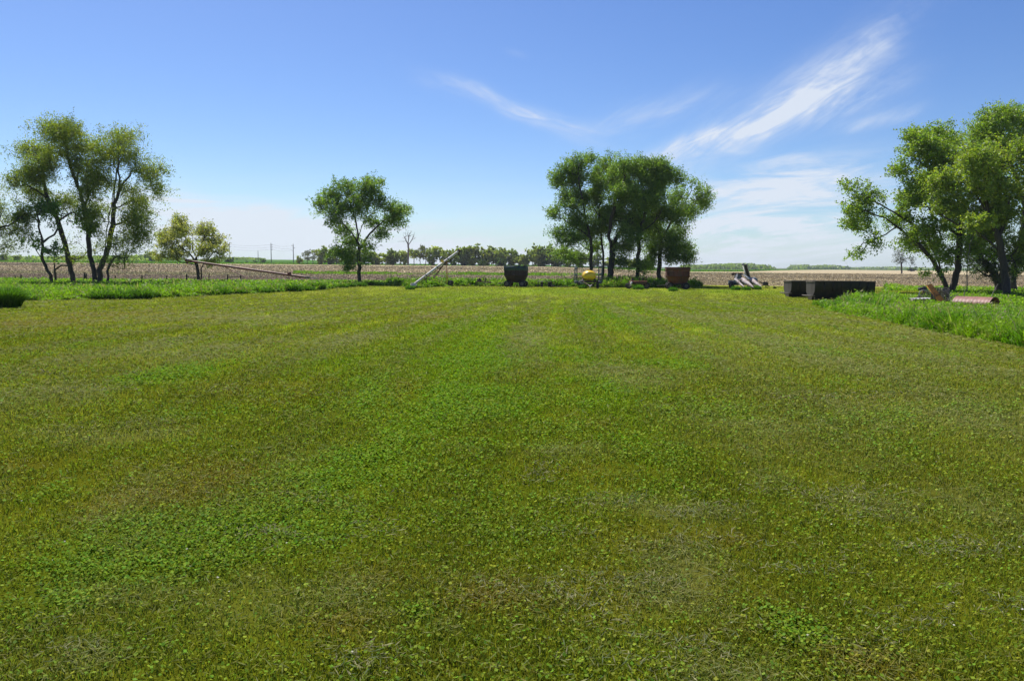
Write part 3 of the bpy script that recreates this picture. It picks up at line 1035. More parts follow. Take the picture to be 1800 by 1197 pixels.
def px_tree(name, label, cat, zoom, D, limbs, blobs, r_base, ntw, cols, seed, sprays=4, per=9, length=.95, size=.17, depth=.8, droop=0, up=.25,
            base=None, bark='bark', gap=.4, group=None, aspect=.55, hollow=.2, spread=.75, dys=None, leafy=1.0, cvar=.28):
    """tree from its picture outline: limbs and crown masses get their own depth"""
    rng = np.random.default_rng(seed)
    ox, oy, s = zoom
    bx, by = limbs[0][0][:2]
    b = P(ox + bx / s, oy + by / s, D)
    gz = float(H(b[0], b[1]))
    root = np.array([b[0], b[1], gz])
    mpp = D / F / s
    L3 = []
    for li, lp in enumerate(limbs):
        pts = []
        dd = rng.uniform(-1, 1) * depth * 2.2 if li else 0.0
        if dys and li in dys: dd = dys[li]
        for qi, q in enumerate(lp):
            w = P(ox + q[0] / s, oy + q[1] / s, D)
            f = qi / max(1, len(lp) - 1)
            w = w + np.array([0, dd * f, 0])
            pts.append(w - root)
        if li == 0 or lp[0][1] > by - 25:
            pts[0][2] = -.15
        L3.append(np.array(pts))
    B = []
    for bl in blobs:
        cx, cy, rx, ry = bl[:4]
        dy = bl[4] if len(bl) > 4 else rng.uniform(-1, 1) * depth * 2.4
        c = P(ox + cx / s, oy + cy / s, D) - root
        rx *= 1.1; ry *= 1.12
        r = rx * mpp
        B.append((c[0], dy, c[2], r, max(1.0, .5 * (r + ry * mpp)) * (.8 + depth * .4), ry * mpp))
    tw = blob_points(B, ntw, rng, gap, hollow=hollow)
    paths, tips = grow(L3, tw, r_base, rng)
    o = thing(name, tuple(root), label, cat, group)
    V, Q = tube_mesh(paths)
    np_obj('trunk', V, Q, M[bark], smooth=True, parent=o)
    if leafy > 0:
        V, Fl, C = leaves_on(tips, rng, sprays, per, length, size, cols, spread, up, droop, aspect, cvar)
        np_obj('crown', V, Fl, M['leaf'], C, parent=o)
    return o


ELM = [(.105, .180, .022), (.145, .235, .026), (.195, .290, .032), (.235, .335, .040)]
WILLOW = [(.165, .215, .022), (.215, .265, .026), (.275, .310, .032), (.180, .230, .024)]
YELLOWISH = [(.20, .27, .030), (.30, .37, .040), (.26, .33, .036), (.16, .24, .028)]
BLOSSOM = [(.38, .37, .11), (.33, .34, .08), (.44, .42, .16), (.27, .30, .06)]
MAPLE = [(.165, .255, .022), (.215, .310, .026), (.28, .37, .032), (.18, .275, .024)]
DARKG = [(.04, .07, .02), (.06, .10, .025), (.085, .12, .03)]

ZL = (0, 180, 3.15)
px_tree('willow_tree', 'tall open two-stemmed willow rising from the left grass band, dark forked trunk', 'tree', ZL, 84,
        [[(530, 985), (525, 960), (500, 850), (488, 740), (470, 590), (440, 490), (400, 390), (370, 280), (360, 200)],
         [(550, 985), (562, 900), (592, 820), (622, 700), (632, 560), (660, 480), (720, 400), (760, 330)],
         [(632, 560), (618, 470), (610, 380), (640, 250)], [(660, 480), (680, 380), (700, 250)],
         [(575, 860), (575, 700), (582, 560), (580, 440)], [(470, 590), (500, 500), (490, 400), (510, 330)],
         [(625, 690), (700, 655), (770, 690), (820, 740)], [(592, 820), (660, 760), (730, 800)], [(440, 490), (430, 420), (470, 350)]],
        [(320, 155, 90, 42), (400, 180, 100, 70), (320, 250, 80, 55), (470, 260, 80, 70), (550, 260, 60, 50), (640, 185, 65, 48), (730, 215, 95, 68),
         (800, 300, 85, 85), (680, 310, 110, 75), (800, 400, 75, 45), (600, 400, 80, 60), (530, 500, 80, 50), (730, 560, 95, 50), (780, 650, 75, 70),
         (760, 740, 80, 45), (680, 640, 80, 50), (510, 420, 60, 50), (850, 350, 40, 60), (430, 350, 60, 50), (650, 750, 70, 40), (560, 440, 55, 60), (480, 580, 55, 50), (700, 470, 75, 45), (560, 640, 60, 50), (600, 300, 55, 50), (830, 460, 40, 40)],
        .38, 900, WILLOW, 1, sprays=5, per=15, length=1.4, size=.22, droop=.25, aspect=.34, gap=.45, depth=1.0, spread=.7, up=.1)
px_tree('willow_tree', 'thin-leaved willow leaning left, just left of the forked trunk', 'tree', ZL, 85,
        [[(405, 985), (400, 960), (375, 850), (330, 680), (265, 530), (240, 440), (235, 350), (180, 290)], [(330, 680), (360, 600), (400, 540)],
         [(265, 530), (200, 480), (140, 440)], [(240, 440), (290, 370), (300, 320)], [(375, 850), (400, 760), (440, 730)]],
        [(120, 265, 75, 35), (200, 285, 85, 50), (280, 350, 85, 65), (300, 430, 75, 55), (130, 450, 60, 40), (180, 500, 70, 45), (350, 560, 60, 55), (230, 400, 80, 50)],
        .25, 360, WILLOW, 2, sprays=5, per=14, length=1.3, size=.21, droop=.2, aspect=.34, gap=.6, depth=1.0, spread=.5)
px_tree('box_elder_tree', 'small crooked tree with fresh bright leaves and a low fork, left of the leaning willow', 'tree', ZL, 83,
        [[(280, 980), (275, 955), (235, 865), (180, 790), (140, 710)], [(235, 865), (250, 770), (240, 690), (250, 600)], [(250, 770), (320, 720), (360, 640), (430, 610)],
         [(180, 790), (150, 780), (120, 760)]],
        [(230, 590, 95, 35), (340, 590, 60, 40), (450, 640, 65, 50), (200, 760, 75, 40), (300, 810, 65, 50), (480, 690, 45, 35), (180, 650, 50, 35), (290, 680, 60, 40)],
        1.0 * .16, 230, [(.07, .17, .015), (.11, .23, .02), (.15, .27, .025)], 3, sprays=4, per=10, length=.7, size=.20, gap=.6, depth=.7)
px_tree('scrub_tree', 'low tangled half-bare scrub tree beneath the willows', 'tree', ZL, 86,
        [[(312, 985), (305, 940), (298, 880), (280, 820)], [(298, 880), (340, 850), (380, 860), (430, 830)], [(305, 940), (330, 900), (370, 905)], [(298, 880), (250, 850)]],
        [(430, 780, 70, 45), (350, 850, 80, 40), (560, 810, 70, 40), (300, 760, 50, 40), (470, 860, 60, 30)],
        .12, 150, WILLOW, 4, sprays=2, per=5, length=.8, size=.16, gap=.5, depth=.8)
px_tree('scrub_tree', 'drooping scrub with bare hanging twigs right of the forked willow trunk', 'tree', ZL, 82.5,
        [[(590, 985), (600, 900), (640, 850), (690, 860), (690, 950)], [(640, 850), (720, 820), (760, 850)], [(600, 900), (650, 930), (680, 960)]],
        [(650, 820, 90, 50), (720, 850, 60, 40), (600, 870, 60, 30), (660, 900, 60, 40)],
        .12, 120, WILLOW, 5, sprays=3, per=6, length=.8, size=.15, gap=.5, depth=.7)
px_tree('willow_tree', 'pale airy tree cut off by the left edge of the view', 'tree', ZL, 80,
        [[(-60, 985), (-50, 850), (-20, 700), (20, 600)], [(-20, 700), (60, 680), (100, 640)], [(-50, 850), (30, 790), (80, 760)], [(-20, 700), (-80, 600), (-60, 500)]],
        [(-20, 560, 110, 90), (40, 620, 80, 75), (60, 720, 85, 60), (30, 800, 75, 35), (-80, 700, 110, 100), (110, 620, 30, 40), (0, 500, 55, 40)],
        .22, 520, [(.20, .25, .03), (.27, .31, .04), (.17, .22, .025)], 6, sprays=4, per=8, length=.9, size=.18, aspect=.38, gap=.55, depth=1.0)

ZB = (260, 360, 5.99)
px_tree('crabapple_tree', 'broad yellow-green budding tree beside the long red grain auger', 'tree', ZB, 99,
        [[(535, 770), (530, 740), (515, 620), (450, 520), (330, 430), (270, 340)], [(560, 770), (556, 680), (570, 620), (640, 540), (700, 480)], [(515, 620), (500, 560), (430, 470), (420, 330)],
         [(500, 570), (540, 450), (560, 330)], [(520, 640), (440, 615), (380, 605)]],
        [(380, 190, 80, 60), (250, 270, 120, 70), (430, 290, 120, 80), (560, 270, 100, 75), (680, 400, 120, 75), (200, 400, 110, 70), (160, 545, 80, 35), (350, 540, 100, 50),
         (600, 480, 120, 75), (760, 480, 90, 80), (660, 600, 110, 35), (420, 420, 100, 60), (540, 380, 80, 50), (130, 330, 50, 50), (250, 480, 80, 50)],
        .22, 620, BLOSSOM, 7, sprays=4, per=9, length=.85, size=.20, gap=.5, depth=.9, bark='bark')

ZC = (500, 300, 5.44)
px_tree('elm_tree', 'lone spreading elm with a straight dark trunk in the middle of the grass edge', 'tree', ZC, 98,
        [[(722, 1045), (720, 1000), (715, 800), (705, 600), (670, 430), (620, 300)], [(722, 750), (800, 640), (870, 560), (960, 480)], [(712, 620), (760, 480), (790, 330), (810, 200)],
         [(715, 700), (650, 600), (560, 500), (450, 400)], [(718, 820), (640, 780), (560, 770)], [(800, 640), (900, 620)]],
        [(480, 260, 115, 85), (620, 200, 110, 80), (790, 170, 110, 75), (890, 190, 60, 75), (350, 330, 70, 75), (560, 400, 120, 90), (760, 330, 140, 110),
         (930, 330, 80, 70), (1070, 390, 95, 65), (1150, 370, 60, 30), (1050, 500, 95, 60), (470, 500, 65, 40), (560, 580, 85, 55), (880, 470, 110, 80),
         (930, 610, 60, 45), (620, 690, 95, 50), (560, 790, 100, 45), (640, 830, 90, 60), (800, 740, 50, 50), (650, 930, 35, 35), (780, 850, 50, 40), (800, 110, 25, 40), (920, 120, 18, 35), (490, 140, 20, 40)],
        .24, 720, ELM, 8, sprays=5, per=12, length=1.1, size=.195, gap=.35, depth=1.0, aspect=.6)

ZE = (940, 250, 4.434)
px_tree('elm_tree', 'tall elm at the left end of the tree group, its crown reaching furthest left', 'tree', ZE, 103,
        [[(436, 1090), (436, 1050), (440, 800), (400, 600), (370, 450), (340, 300), (345, 180)], [(400, 600), (300, 480), (220, 400)], [(440, 750), (320, 660), (220, 600)], [(438, 850), (330, 780), (200, 730)]],
        [(345, 150, 75, 60), (260, 215, 80, 60), (340, 270, 100, 75), (220, 310, 75, 45), (350, 420, 95, 75), (240, 520, 100, 45), (150, 560, 40, 30), (300, 620, 110, 70),
         (190, 720, 90, 35), (280, 760, 100, 50), (400, 700, 100, 80), (230, 870, 65, 60), (330, 900, 80, 40), (240, 430, 50, 45), (160, 280, 40, 30), (420, 150, 30, 50)],
        .24, 720, ELM, 9, sprays=5, per=13, length=1.15, size=.20, gap=.32, depth=1.1)
px_tree('elm_tree', 'slender elm second from the left in the tree group, behind the sprayer boom', 'tree', ZE, 106,
        [[(530, 1090), (532, 1050), (535, 900), (520, 750), (510, 600), (500, 500), (560, 350), (560, 200)], [(510, 600), (450, 480), (470, 380)], [(520, 700), (580, 600), (610, 480)]],
        [(560, 165, 60, 65), (600, 230, 80, 75), (500, 260, 60, 70), (560, 330, 95, 75), (480, 420, 80, 70), (500, 560, 105, 75), (520, 680, 95, 65), (500, 820, 75, 50), (640, 200, 30, 50)],
        .16, 500, ELM, 10, sprays=5, per=13, length=1.15, size=.20, gap=.5, depth=1.0)
px_tree('elm_tree', 'thick-trunked elm in the middle of the tree group leaning right', 'tree', ZE, 102,
        [[(588, 1090), (590, 1050), (605, 850), (640, 740), (720, 640), (780, 520), (800, 400), (820, 250)], [(605, 850), (570, 720), (600, 560), (640, 400), (690, 280)], [(720, 640), (820, 600), (860, 540)],
         [(620, 800), (690, 820), (720, 850)]],
        [(700, 220, 75, 55), (800, 240, 85, 75), (730, 320, 105, 80), (650, 430, 105, 80), (760, 450, 115, 90), (640, 560, 105, 75), (760, 600, 105, 75), (690, 820, 85, 50),
         (670, 930, 75, 40), (645, 280, 70, 50), (815, 165, 45, 18), (700, 700, 100, 50)],
        .42, 800, ELM, 11, sprays=5, per=13, length=1.15, size=.20, gap=.3, depth=1.1)
px_tree('elm_tree', 'elm with a straight bare lower trunk behind the rusty flat wagon', 'tree', ZE, 101,
        [[(800, 1095), (800, 1060), (808, 850), (815, 720), (860, 560), (920, 420), (940, 280)], [(860, 560), (830, 440), (850, 340)], [(808, 830), (770, 780), (740, 760)], [(815, 720), (930, 620), (980, 520)]],
        [(940, 215, 85, 45), (1000, 270, 95, 75), (900, 330, 115, 85), (1000, 400, 105, 75), (870, 480, 115, 85), (980, 540, 105, 75), (850, 640, 105, 70), (770, 780, 65, 40), (840, 975, 45, 30), (1075, 300, 45, 50), (800, 960, 30, 30)],
        .27, 720, ELM, 12, sprays=5, per=13, length=1.15, size=.20, gap=.3, depth=1.1)
px_tree('elm_tree', 'wide elm at the right end of the tree group beside the red gravity wagon', 'tree', ZE, 104,
        [[(965, 1085), (967, 1050), (975, 880), (990, 750), (1080, 600), (1160, 480), (1220, 380)], [(990, 750), (950, 640), (960, 540)], [(980, 830), (1080, 770), (1160, 800)], [(1080, 600), (1200, 560), (1270, 500)]],
        [(1200, 345, 65, 45), (1270, 440, 75, 60), (1160, 450, 95, 75), (1210, 540, 70, 45), (1080, 560, 105, 85), (1120, 680, 85, 60), (950, 680, 105, 95), (1040, 780, 110, 75),
         (1170, 830, 75, 50), (1140, 905, 75, 30), (930, 850, 70, 80), (920, 950, 40, 35), (1050, 880, 70, 50), (1310, 480, 35, 35)],
        .30, 800, ELM, 13, sprays=5, per=12, length=1.15, size=.20, gap=.3, depth=1.1)

ZR = (1450, 180, 3.149)
px_tree('maple_tree', 'big spreading tree behind the junk pile with three diverging dark trunks', 'tree', ZR, 84,
        [[(685, 1050), (670, 1010), (600, 880), (510, 780), (400, 690), (330, 640), (250, 610)], [(690, 1050), (672, 980), (640, 850), (600, 760), (520, 700)],
         [(705, 1050), (712, 1000), (735, 880), (740, 740), (760, 560), (700, 400), (690, 290)], [(400, 690), (320, 745), (230, 780)], [(520, 700), (430, 620), (370, 580), (260, 510)],
         [(760, 560), (660, 440), (580, 330)], [(740, 740), (620, 640), (560, 560)]],
        [(200, 460, 70, 28), (260, 530, 90, 40), (150, 590, 70, 40), (150, 660, 55, 35), (300, 600, 100, 50), (215, 770, 45, 40), (200, 845, 28, 28), (380, 650, 80, 40),
         (440, 540, 55, 60), (480, 195, 70, 35), (510, 270, 100, 75), (450, 370, 60, 60), (620, 180, 100, 55), (600, 310, 105, 85), (540, 450, 70, 50), (700, 170, 115, 70),
         (700, 300, 105, 85), (560, 700, 95, 75), (510, 790, 70, 30), (620, 600, 85, 55), (430, 740, 45, 30), (700, 440, 90, 70), (560, 560, 60, 40), (600, 860, 60, 60), (280, 690, 70, 30), (520, 530, 75, 55), (640, 500, 80, 60), (480, 640, 70, 50), (640, 420, 80, 60), (560, 950, 35, 28), (640, 800, 75, 50), (770, 800, 75, 70), (800, 700, 75, 60)],
        .44, 1250, MAPLE, 14, sprays=5, per=11, length=1.0, size=.20, gap=.35, depth=1.1, aspect=.7)
px_tree('maple_tree', 'bushy yellow-green tree crowding the right edge before the other crowns', 'tree', ZR, 76,
        [[(1010, 1060), (1000, 1000), (990, 900), (960, 740), (900, 620), (840, 520)], [(960, 740), (1040, 620), (1060, 480)], [(990, 850), (880, 720), (780, 680), (700, 620)], [(900, 620), (880, 450), (880, 350)]],
        [(760, 330, 95, 75), (900, 340, 115, 85), (1040, 300, 95, 85), (700, 440, 85, 65), (820, 460, 115, 85), (960, 480, 115, 85), (1060, 480, 85, 95), (700, 560, 85, 50),
         (820, 600, 105, 50), (960, 620, 95, 60), (1070, 620, 85, 55), (740, 670, 85, 40), (1010, 720, 90, 50), (1100, 760, 60, 60), (1150, 500, 80, 200), (1090, 860, 50, 70)],
        .34, 1050, YELLOWISH, 15, sprays=5, per=12, length=.95, size=.20, gap=.3, depth=1.2, aspect=.7)
px_tree('maple_tree', 'tall tree filling the upper right corner behind the yellow-green crown', 'tree', ZR, 92,
        [[(1045, 1060), (1040, 1010), (1050, 900), (1090, 800), (1110, 600), (1060, 420), (1000, 280)], [(1110, 600), (1140, 400), (1090, 200)], [(1050, 880), (1000, 830), (990, 760)]],
        [(880, 105, 85, 50), (1000, 110, 95, 75), (1090, 90, 75, 65), (820, 190, 105, 65), (960, 220, 115, 75), (1080, 220, 75, 85), (1160, 300, 60, 160), (1000, 330, 90, 60), (1150, 120, 60, 80)],
        .36, 760, MAPLE, 16, sprays=5, per=11, length=1.05, size=.20, gap=.3, depth=1.1, aspect=.7)
px_tree('cedar_tree', 'dark dense low tree with a leaning trunk under the right-hand crowns', 'tree', ZR, 88,
        [[(965, 1060), (965, 1020), (940, 960), (900, 900), (850, 850)], [(965, 1000), (1000, 900), (1010, 820)], [(940, 960), (870, 960), (810, 930)]],
        [(850, 870, 85, 60), (950, 840, 95, 80), (890, 940, 95, 45), (1010, 920, 50, 60), (820, 790, 75, 50), (950, 740, 90, 70), (850, 720, 80, 60), (780, 930, 50, 30)],
        .45, 480, DARKG, 17, sprays=5, per=10, length=.6, size=.16, gap=.3, depth=.9)
px_tree('dead_tree', 'dry grey leafless brush between the junk pile and the dark cedar', 'tree', ZR, 78,
        [[(790, 1070), (785, 1000), (790, 900), (800, 800), (830, 700)], [(790, 980), (830, 920), (880, 900)], [(788, 940), (760, 860), (770, 780)], [(790, 1010), (820, 990), (850, 1000)]],
        [(790, 900, 60, 90), (840, 780, 70, 100), (870, 950, 50, 40), (900, 680, 100, 60), (980, 660, 80, 50)],
        .05, 130, None, 18, bark='bark_pale', leafy=0, depth=.6)
px_tree('ash_tree', 'small far rounded tree on the right, standing alone at the field edge', 'tree', ZR, 420,
        [[(425, 955), (425, 930), (422, 880), (410, 830)], [(424, 900), (440, 850)]],
        [(420, 830, 45, 28), (395, 870, 30, 22), (455, 870, 28, 25), (480, 880, 18, 25), (425, 870, 40, 22)],
        .40, 150, [(.05, .06, .03), (.08, .09, .04)], 19, sprays=3, per=5, length=1.6, size=.42, gap=.35, depth=1.0)


# ---- the far row of trees
def far_tree_mesh(seed, h, w, trunk_h, cols, n=110, per=24, size=.62, pale=False, sprays=4):
    rng = np.random.default_rng(seed)
    B = []
    for _ in range(6):
        f = rng.uniform(0, 1)
        B.append((rng.uniform(-.30, .30) * w, rng.uniform(-.3, .3) * w, trunk_h + (h - trunk_h) * (.18 + .64 * f), w * rng.uniform(.26, .40), w * .3, (h - trunk_h) * rng.uniform(.2, .32)))
    B.append((0, 0, trunk_h + (h - trunk_h) * .55, w * .34, w * .34, (h - trunk_h) * .40))
    tw = blob_points(B, n, rng, .35, scale=.35)
    limb = [[(0, 0, -.3), (rng.uniform(-.4, .4), 0, h * .3), (rng.uniform(-.8, .8), 0, h * .62)]]
    paths, tips = grow([np.array(l) for l in limb], tw, h * .02, rng, step=1.2, min_r=.04)
    Vt, Qt = tube_mesh(paths, 5)
    tr = np_mesh('trunk', Vt, Qt, M['bark_pale' if pale else 'bark'], smooth=True)
    V, Fl, C = leaves_on(tips, rng, sprays, per, h * .11, size, cols, .7, .2, 0, .7)
    cr = np_mesh('crown', V, Fl, M['leaf'], C)
    return tr, cr


ROW = [(.28, .34, .045), (.34, .41, .055), (.42, .47, .065), (.45, .48, .085)]
ROWD = [(.18, .25, .035), (.24, .31, .045), (.29, .36, .055)]
FM = {
    'round': far_tree_mesh(31, 10.5, 10, .6, ROW, 120), 'dark': far_tree_mesh(32, 10, 9, .1, ROWD, 130),
    'tall': far_tree_mesh(33, 10.5, 6, 3.2, ROW, 80, 7), 'thin': far_tree_mesh(34, 9.5, 6.5, 2.6, [(.12, .13, .05), (.15, .16, .06)], 65, 5, .5),
    'small': far_tree_mesh(35, 8, 6.5, .5, ROW, 90), 'bush': far_tree_mesh(36, 4.5, 6, 0.0, [(.08, .14, .02), (.11, .18, .03)], 70),
    'broad': far_tree_mesh(37, 11, 12.5, .3, ROW, 150)}
FH = {'round': 10.5, 'dark': 10, 'tall': 10.5, 'thin': 9.5, 'small': 8, 'bush': 4.5, 'broad': 11}
far_trees = [
    # px, top row, kind, distance, width factor, label
    (526, 448, 'small', 440, .55, 'small narrow tree starting the far row beside the utility pole'),
    (540, 442, 'thin', 438, .8, 'sparse pale tree, second from the left of the far row'),
    (550, 440, 'thin', 442, .9, 'sparse tree with visible sky between its stems near the left of the far row'),
    (566, 438, 'round', 436, .8, None), (578, 437, 'dark', 432, .9, None), (592, 438, 'round', 436, .9, None), (605, 436, 'broad', 440, .8, 'broad crown half hidden by the lone elm, on its left'),
    (620, 438, 'dark', 436, 1, None), (634, 440, 'dark', 434, 1, 'dark tree directly behind the trunk of the lone elm'), (648, 442, 'round', 438, 1, None),
    (660, 444, 'small', 436, 1, 'low olive tree in the far row just right of the lone elm'), (678, 440, 'broad', 440, .9, 'wide flat-topped tree between the lone elm and the bare dead tree'),
    (692, 441, 'dark', 436, .8, None), (703, 437, 'tall', 438, .9, 'narrow upright tree just left of the bare dead tree'), (713, 440, 'small', 436, .6, 'leafy young tree hugging the left of the dead trunk'),
    (728, 434, 'tall', 438, .8, 'narrow green tree just right of the bare dead tree'), (739, 434, 'thin', 436, .6, 'thin see-through tree, first of two right of the dead tree'),
    (748, 432, 'thin', 440, .7, 'thin see-through tree, second of two right of the dead tree'), (763, 429, 'tall', 436, 1.1, 'tallest bushy-topped tree left of the white auger top'),
    (757, 443, 'dark', 432, .7, 'dark low tree under the bushy-topped one'), (781, 439, 'round', 434, .8, 'round green tree directly behind the white auger tube'),
    (795, 446, 'dark', 438, .8, None), (806, 437, 'round', 440, .8, 'tree touching the upper tip of the white auger'), (817, 437, 'dark', 436, .8, None), (831, 433, 'round', 438, 1, None),
    (845, 434, 'thin', 434, .9, 'pale gappy tree left of the green gravity wagon in the far row'), (858, 436, 'broad', 436, .8, None), (872, 437, 'dark', 438, .9, None), (884, 439, 'round', 434, .8, None),
    (897, 441, 'dark', 438, .9, 'dark tree standing behind the green gravity wagon box'), (913, 446, 'small', 434, .9, 'low tree right behind the top of the green gravity wagon'),
    (925, 447, 'dark', 436, .7, None), (936, 431, 'broad', 440, .65, 'tall full tree in the far row, left of the big elm group'), (946, 438, 'round', 436, .7, None), (957, 434, 'dark', 438, .9, None),
    (970, 438, 'dark', 436, 1, None), (985, 440, 'dark', 434, 1, None), (1000, 441, 'round', 438, 1, None), (1020, 444, 'dark', 436, 1, None), (1044, 447, 'dark', 438, 1, None), (1075, 450, 'small', 436, 1, None),
    (1105, 453, 'small', 438, 1.2, None), (1140, 457, 'small', 436, 1.2, None),
    (263, 442, 'round', 560, .75, 'small far round tree between the forked willow and the crabapple'), (8, 447, 'dark', 430, 1, 'dark tree at the extreme left on the far side of the field'),
    (30, 449, 'round', 434, 1.1, 'far tree seen under the pale willow at the left edge'), (448, 457, 'bush', 520, .7, 'tiny yellow-green tree below the shortest utility pole'),
    (463, 455, 'bush', 520, .8, 'tiny round green tree between two utility poles'), (404, 452, 'bush', 470, 1.0, 'bush at the foot of the leftmost utility pole'),
    (434, 458, 'bush', 600, .6, 'speck of a yellow bush on the far left rise'),
    (800, 457, 'bush', 424, .8, 'rounded bright bush in front of the far row near the white auger'), (845, 456, 'bush', 424, .8, 'bright bush in front of the far row left of the green wagon'),
    (882, 453, 'bush', 424, .9, 'taller bush hugging the far row beside the green gravity wagon'), (1604, 469, 'bush', 800, 1.6, 'greenish scrub to the right of the small lone far tree')]
for i, (px, top, kind, D, wf, lab) in enumerate(far_trees):
    b = EYE + ray(px, 465) * D
    gz = float(H(b[0], b[1]))
    tz = (EYE + ray(px, top) * D)[2]
    k = max(.25, (tz - gz) / FH[kind])
    o = thing('far_tree', (b[0], b[1], gz), lab or ('dark leafy tree in the dense far row beyond the stubble field' if kind == 'dark' else 'mid green leafy tree in the dense far row beyond the stubble field'),
              'tree', 'trees in the far row beyond the field', rz=(i * 2.4) % 6.28)
    o.scale = (k * wf * 1.32, k * wf * 1.32, k)
    for me, nm in zip(FM[kind], ('trunk', 'crown')):
        c = bpy.data.objects.new(nm, me); link(c, o)

# bare dead tree in the far row
px_tree('dead_tree', 'tall bare grey dead tree with a thick trunk standing in the far row', 'tree', (520, 410, 7.5), 425,
        [[(1480, 425), (1480, 390), (1485, 200), (1480, 140), (1490, 60), (1500, 10)], [(1480, 150), (1440, 70), (1410, 20)], [(1482, 160), (1530, 90), (1580, 60)], [(1490, 60), (1470, 0), (1480, -40)],
         [(1530, 90), (1560, 30), (1570, -10)], [(1440, 110), (1380, 110), (1340, 110)], [(1500, 10), (1530, -30)]],
        [(1490, 20, 70, 50), (1440, 60, 50, 40), (1540, 50, 40, 40)], .5, 60, None, 40, bark='bark_pale', leafy=0, depth=.4)


# distant woods on the horizon: one mass each
def woods(label, px0, px1, D, hpx, n, cols):
    rng = np.random.default_rng(int(px0) + 500)
    X = rng.uniform(0, 1, n)
    prof = .45 + .75 * fbm(X * (px1 - px0) / 14.0, X * 0, 131, 3)
    pxs = px0 + (px1 - px0) * X
    base = np.array([EYE + ray(a, 470) * D for a in pxs[:1]])
    x = np.array([(EYE + ray(a, 470) * D)[0] for a in pxs]); y = D + rng.uniform(-60, 60, n)
    g = H(x, y)
    hh = hpx * D / F * prof
    ends = np.minimum(1, np.minimum(X, 1 - X) * 9 + .25)
    z = g + hh * ends * rng.uniform(0, 1, n)
    k = n
    sz = 3.2 * rng.uniform(.6, 1.4, k) * D / 1500
    a = rng.normal(0, 1, (k, 3)); a /= np.linalg.norm(a, axis=1)[:, None]
    b = np.cross(a, rng.normal(0, 1, (k, 3))); b /= np.linalg.norm(b, axis=1)[:, None]
    pos = np.stack([x, y, z], 1); a *= sz[:, None] / 2; b *= sz[:, None] / 2
    V = np.stack([pos - a, pos + b, pos + a, pos - b], 1).reshape(-1, 3)
    q = np.arange(k)[:, None] * 4 + np.array([[0, 1, 2, 3]])
    C = np.repeat(np.asarray(cols)[rng.integers(0, len(cols), k)] * rng.uniform(.7, 1.3, k)[:, None], 4, 0)
    o = np_obj('distant_woods', V, [q], M['leaf'], C, kind='stuff')
    tag(o, label)


woods('low dark line of distant woods right of the red gravity wagon', 1205, 1345, 1300, 9, 9000, ROWD)
woods('far wooded rise on the horizon above the troughs', 1398, 1478, 1900, 8, 6000, ROWD)
woods('thin far tree line on the right horizon', 1478, 1640, 2200, 4.5, 5000, ROWD)
woods('thin far tree line behind the right-hand trees', 1640, 1900, 2300, 4.5, 5000, ROWD)
woods('low far tree line on the left horizon behind the willows', -60, 280, 700, 10, 12000, ROWD)
woods('faint strip of trees on the rise left of the utility poles', 405, 440, 900, 3, 2500, ROWD)


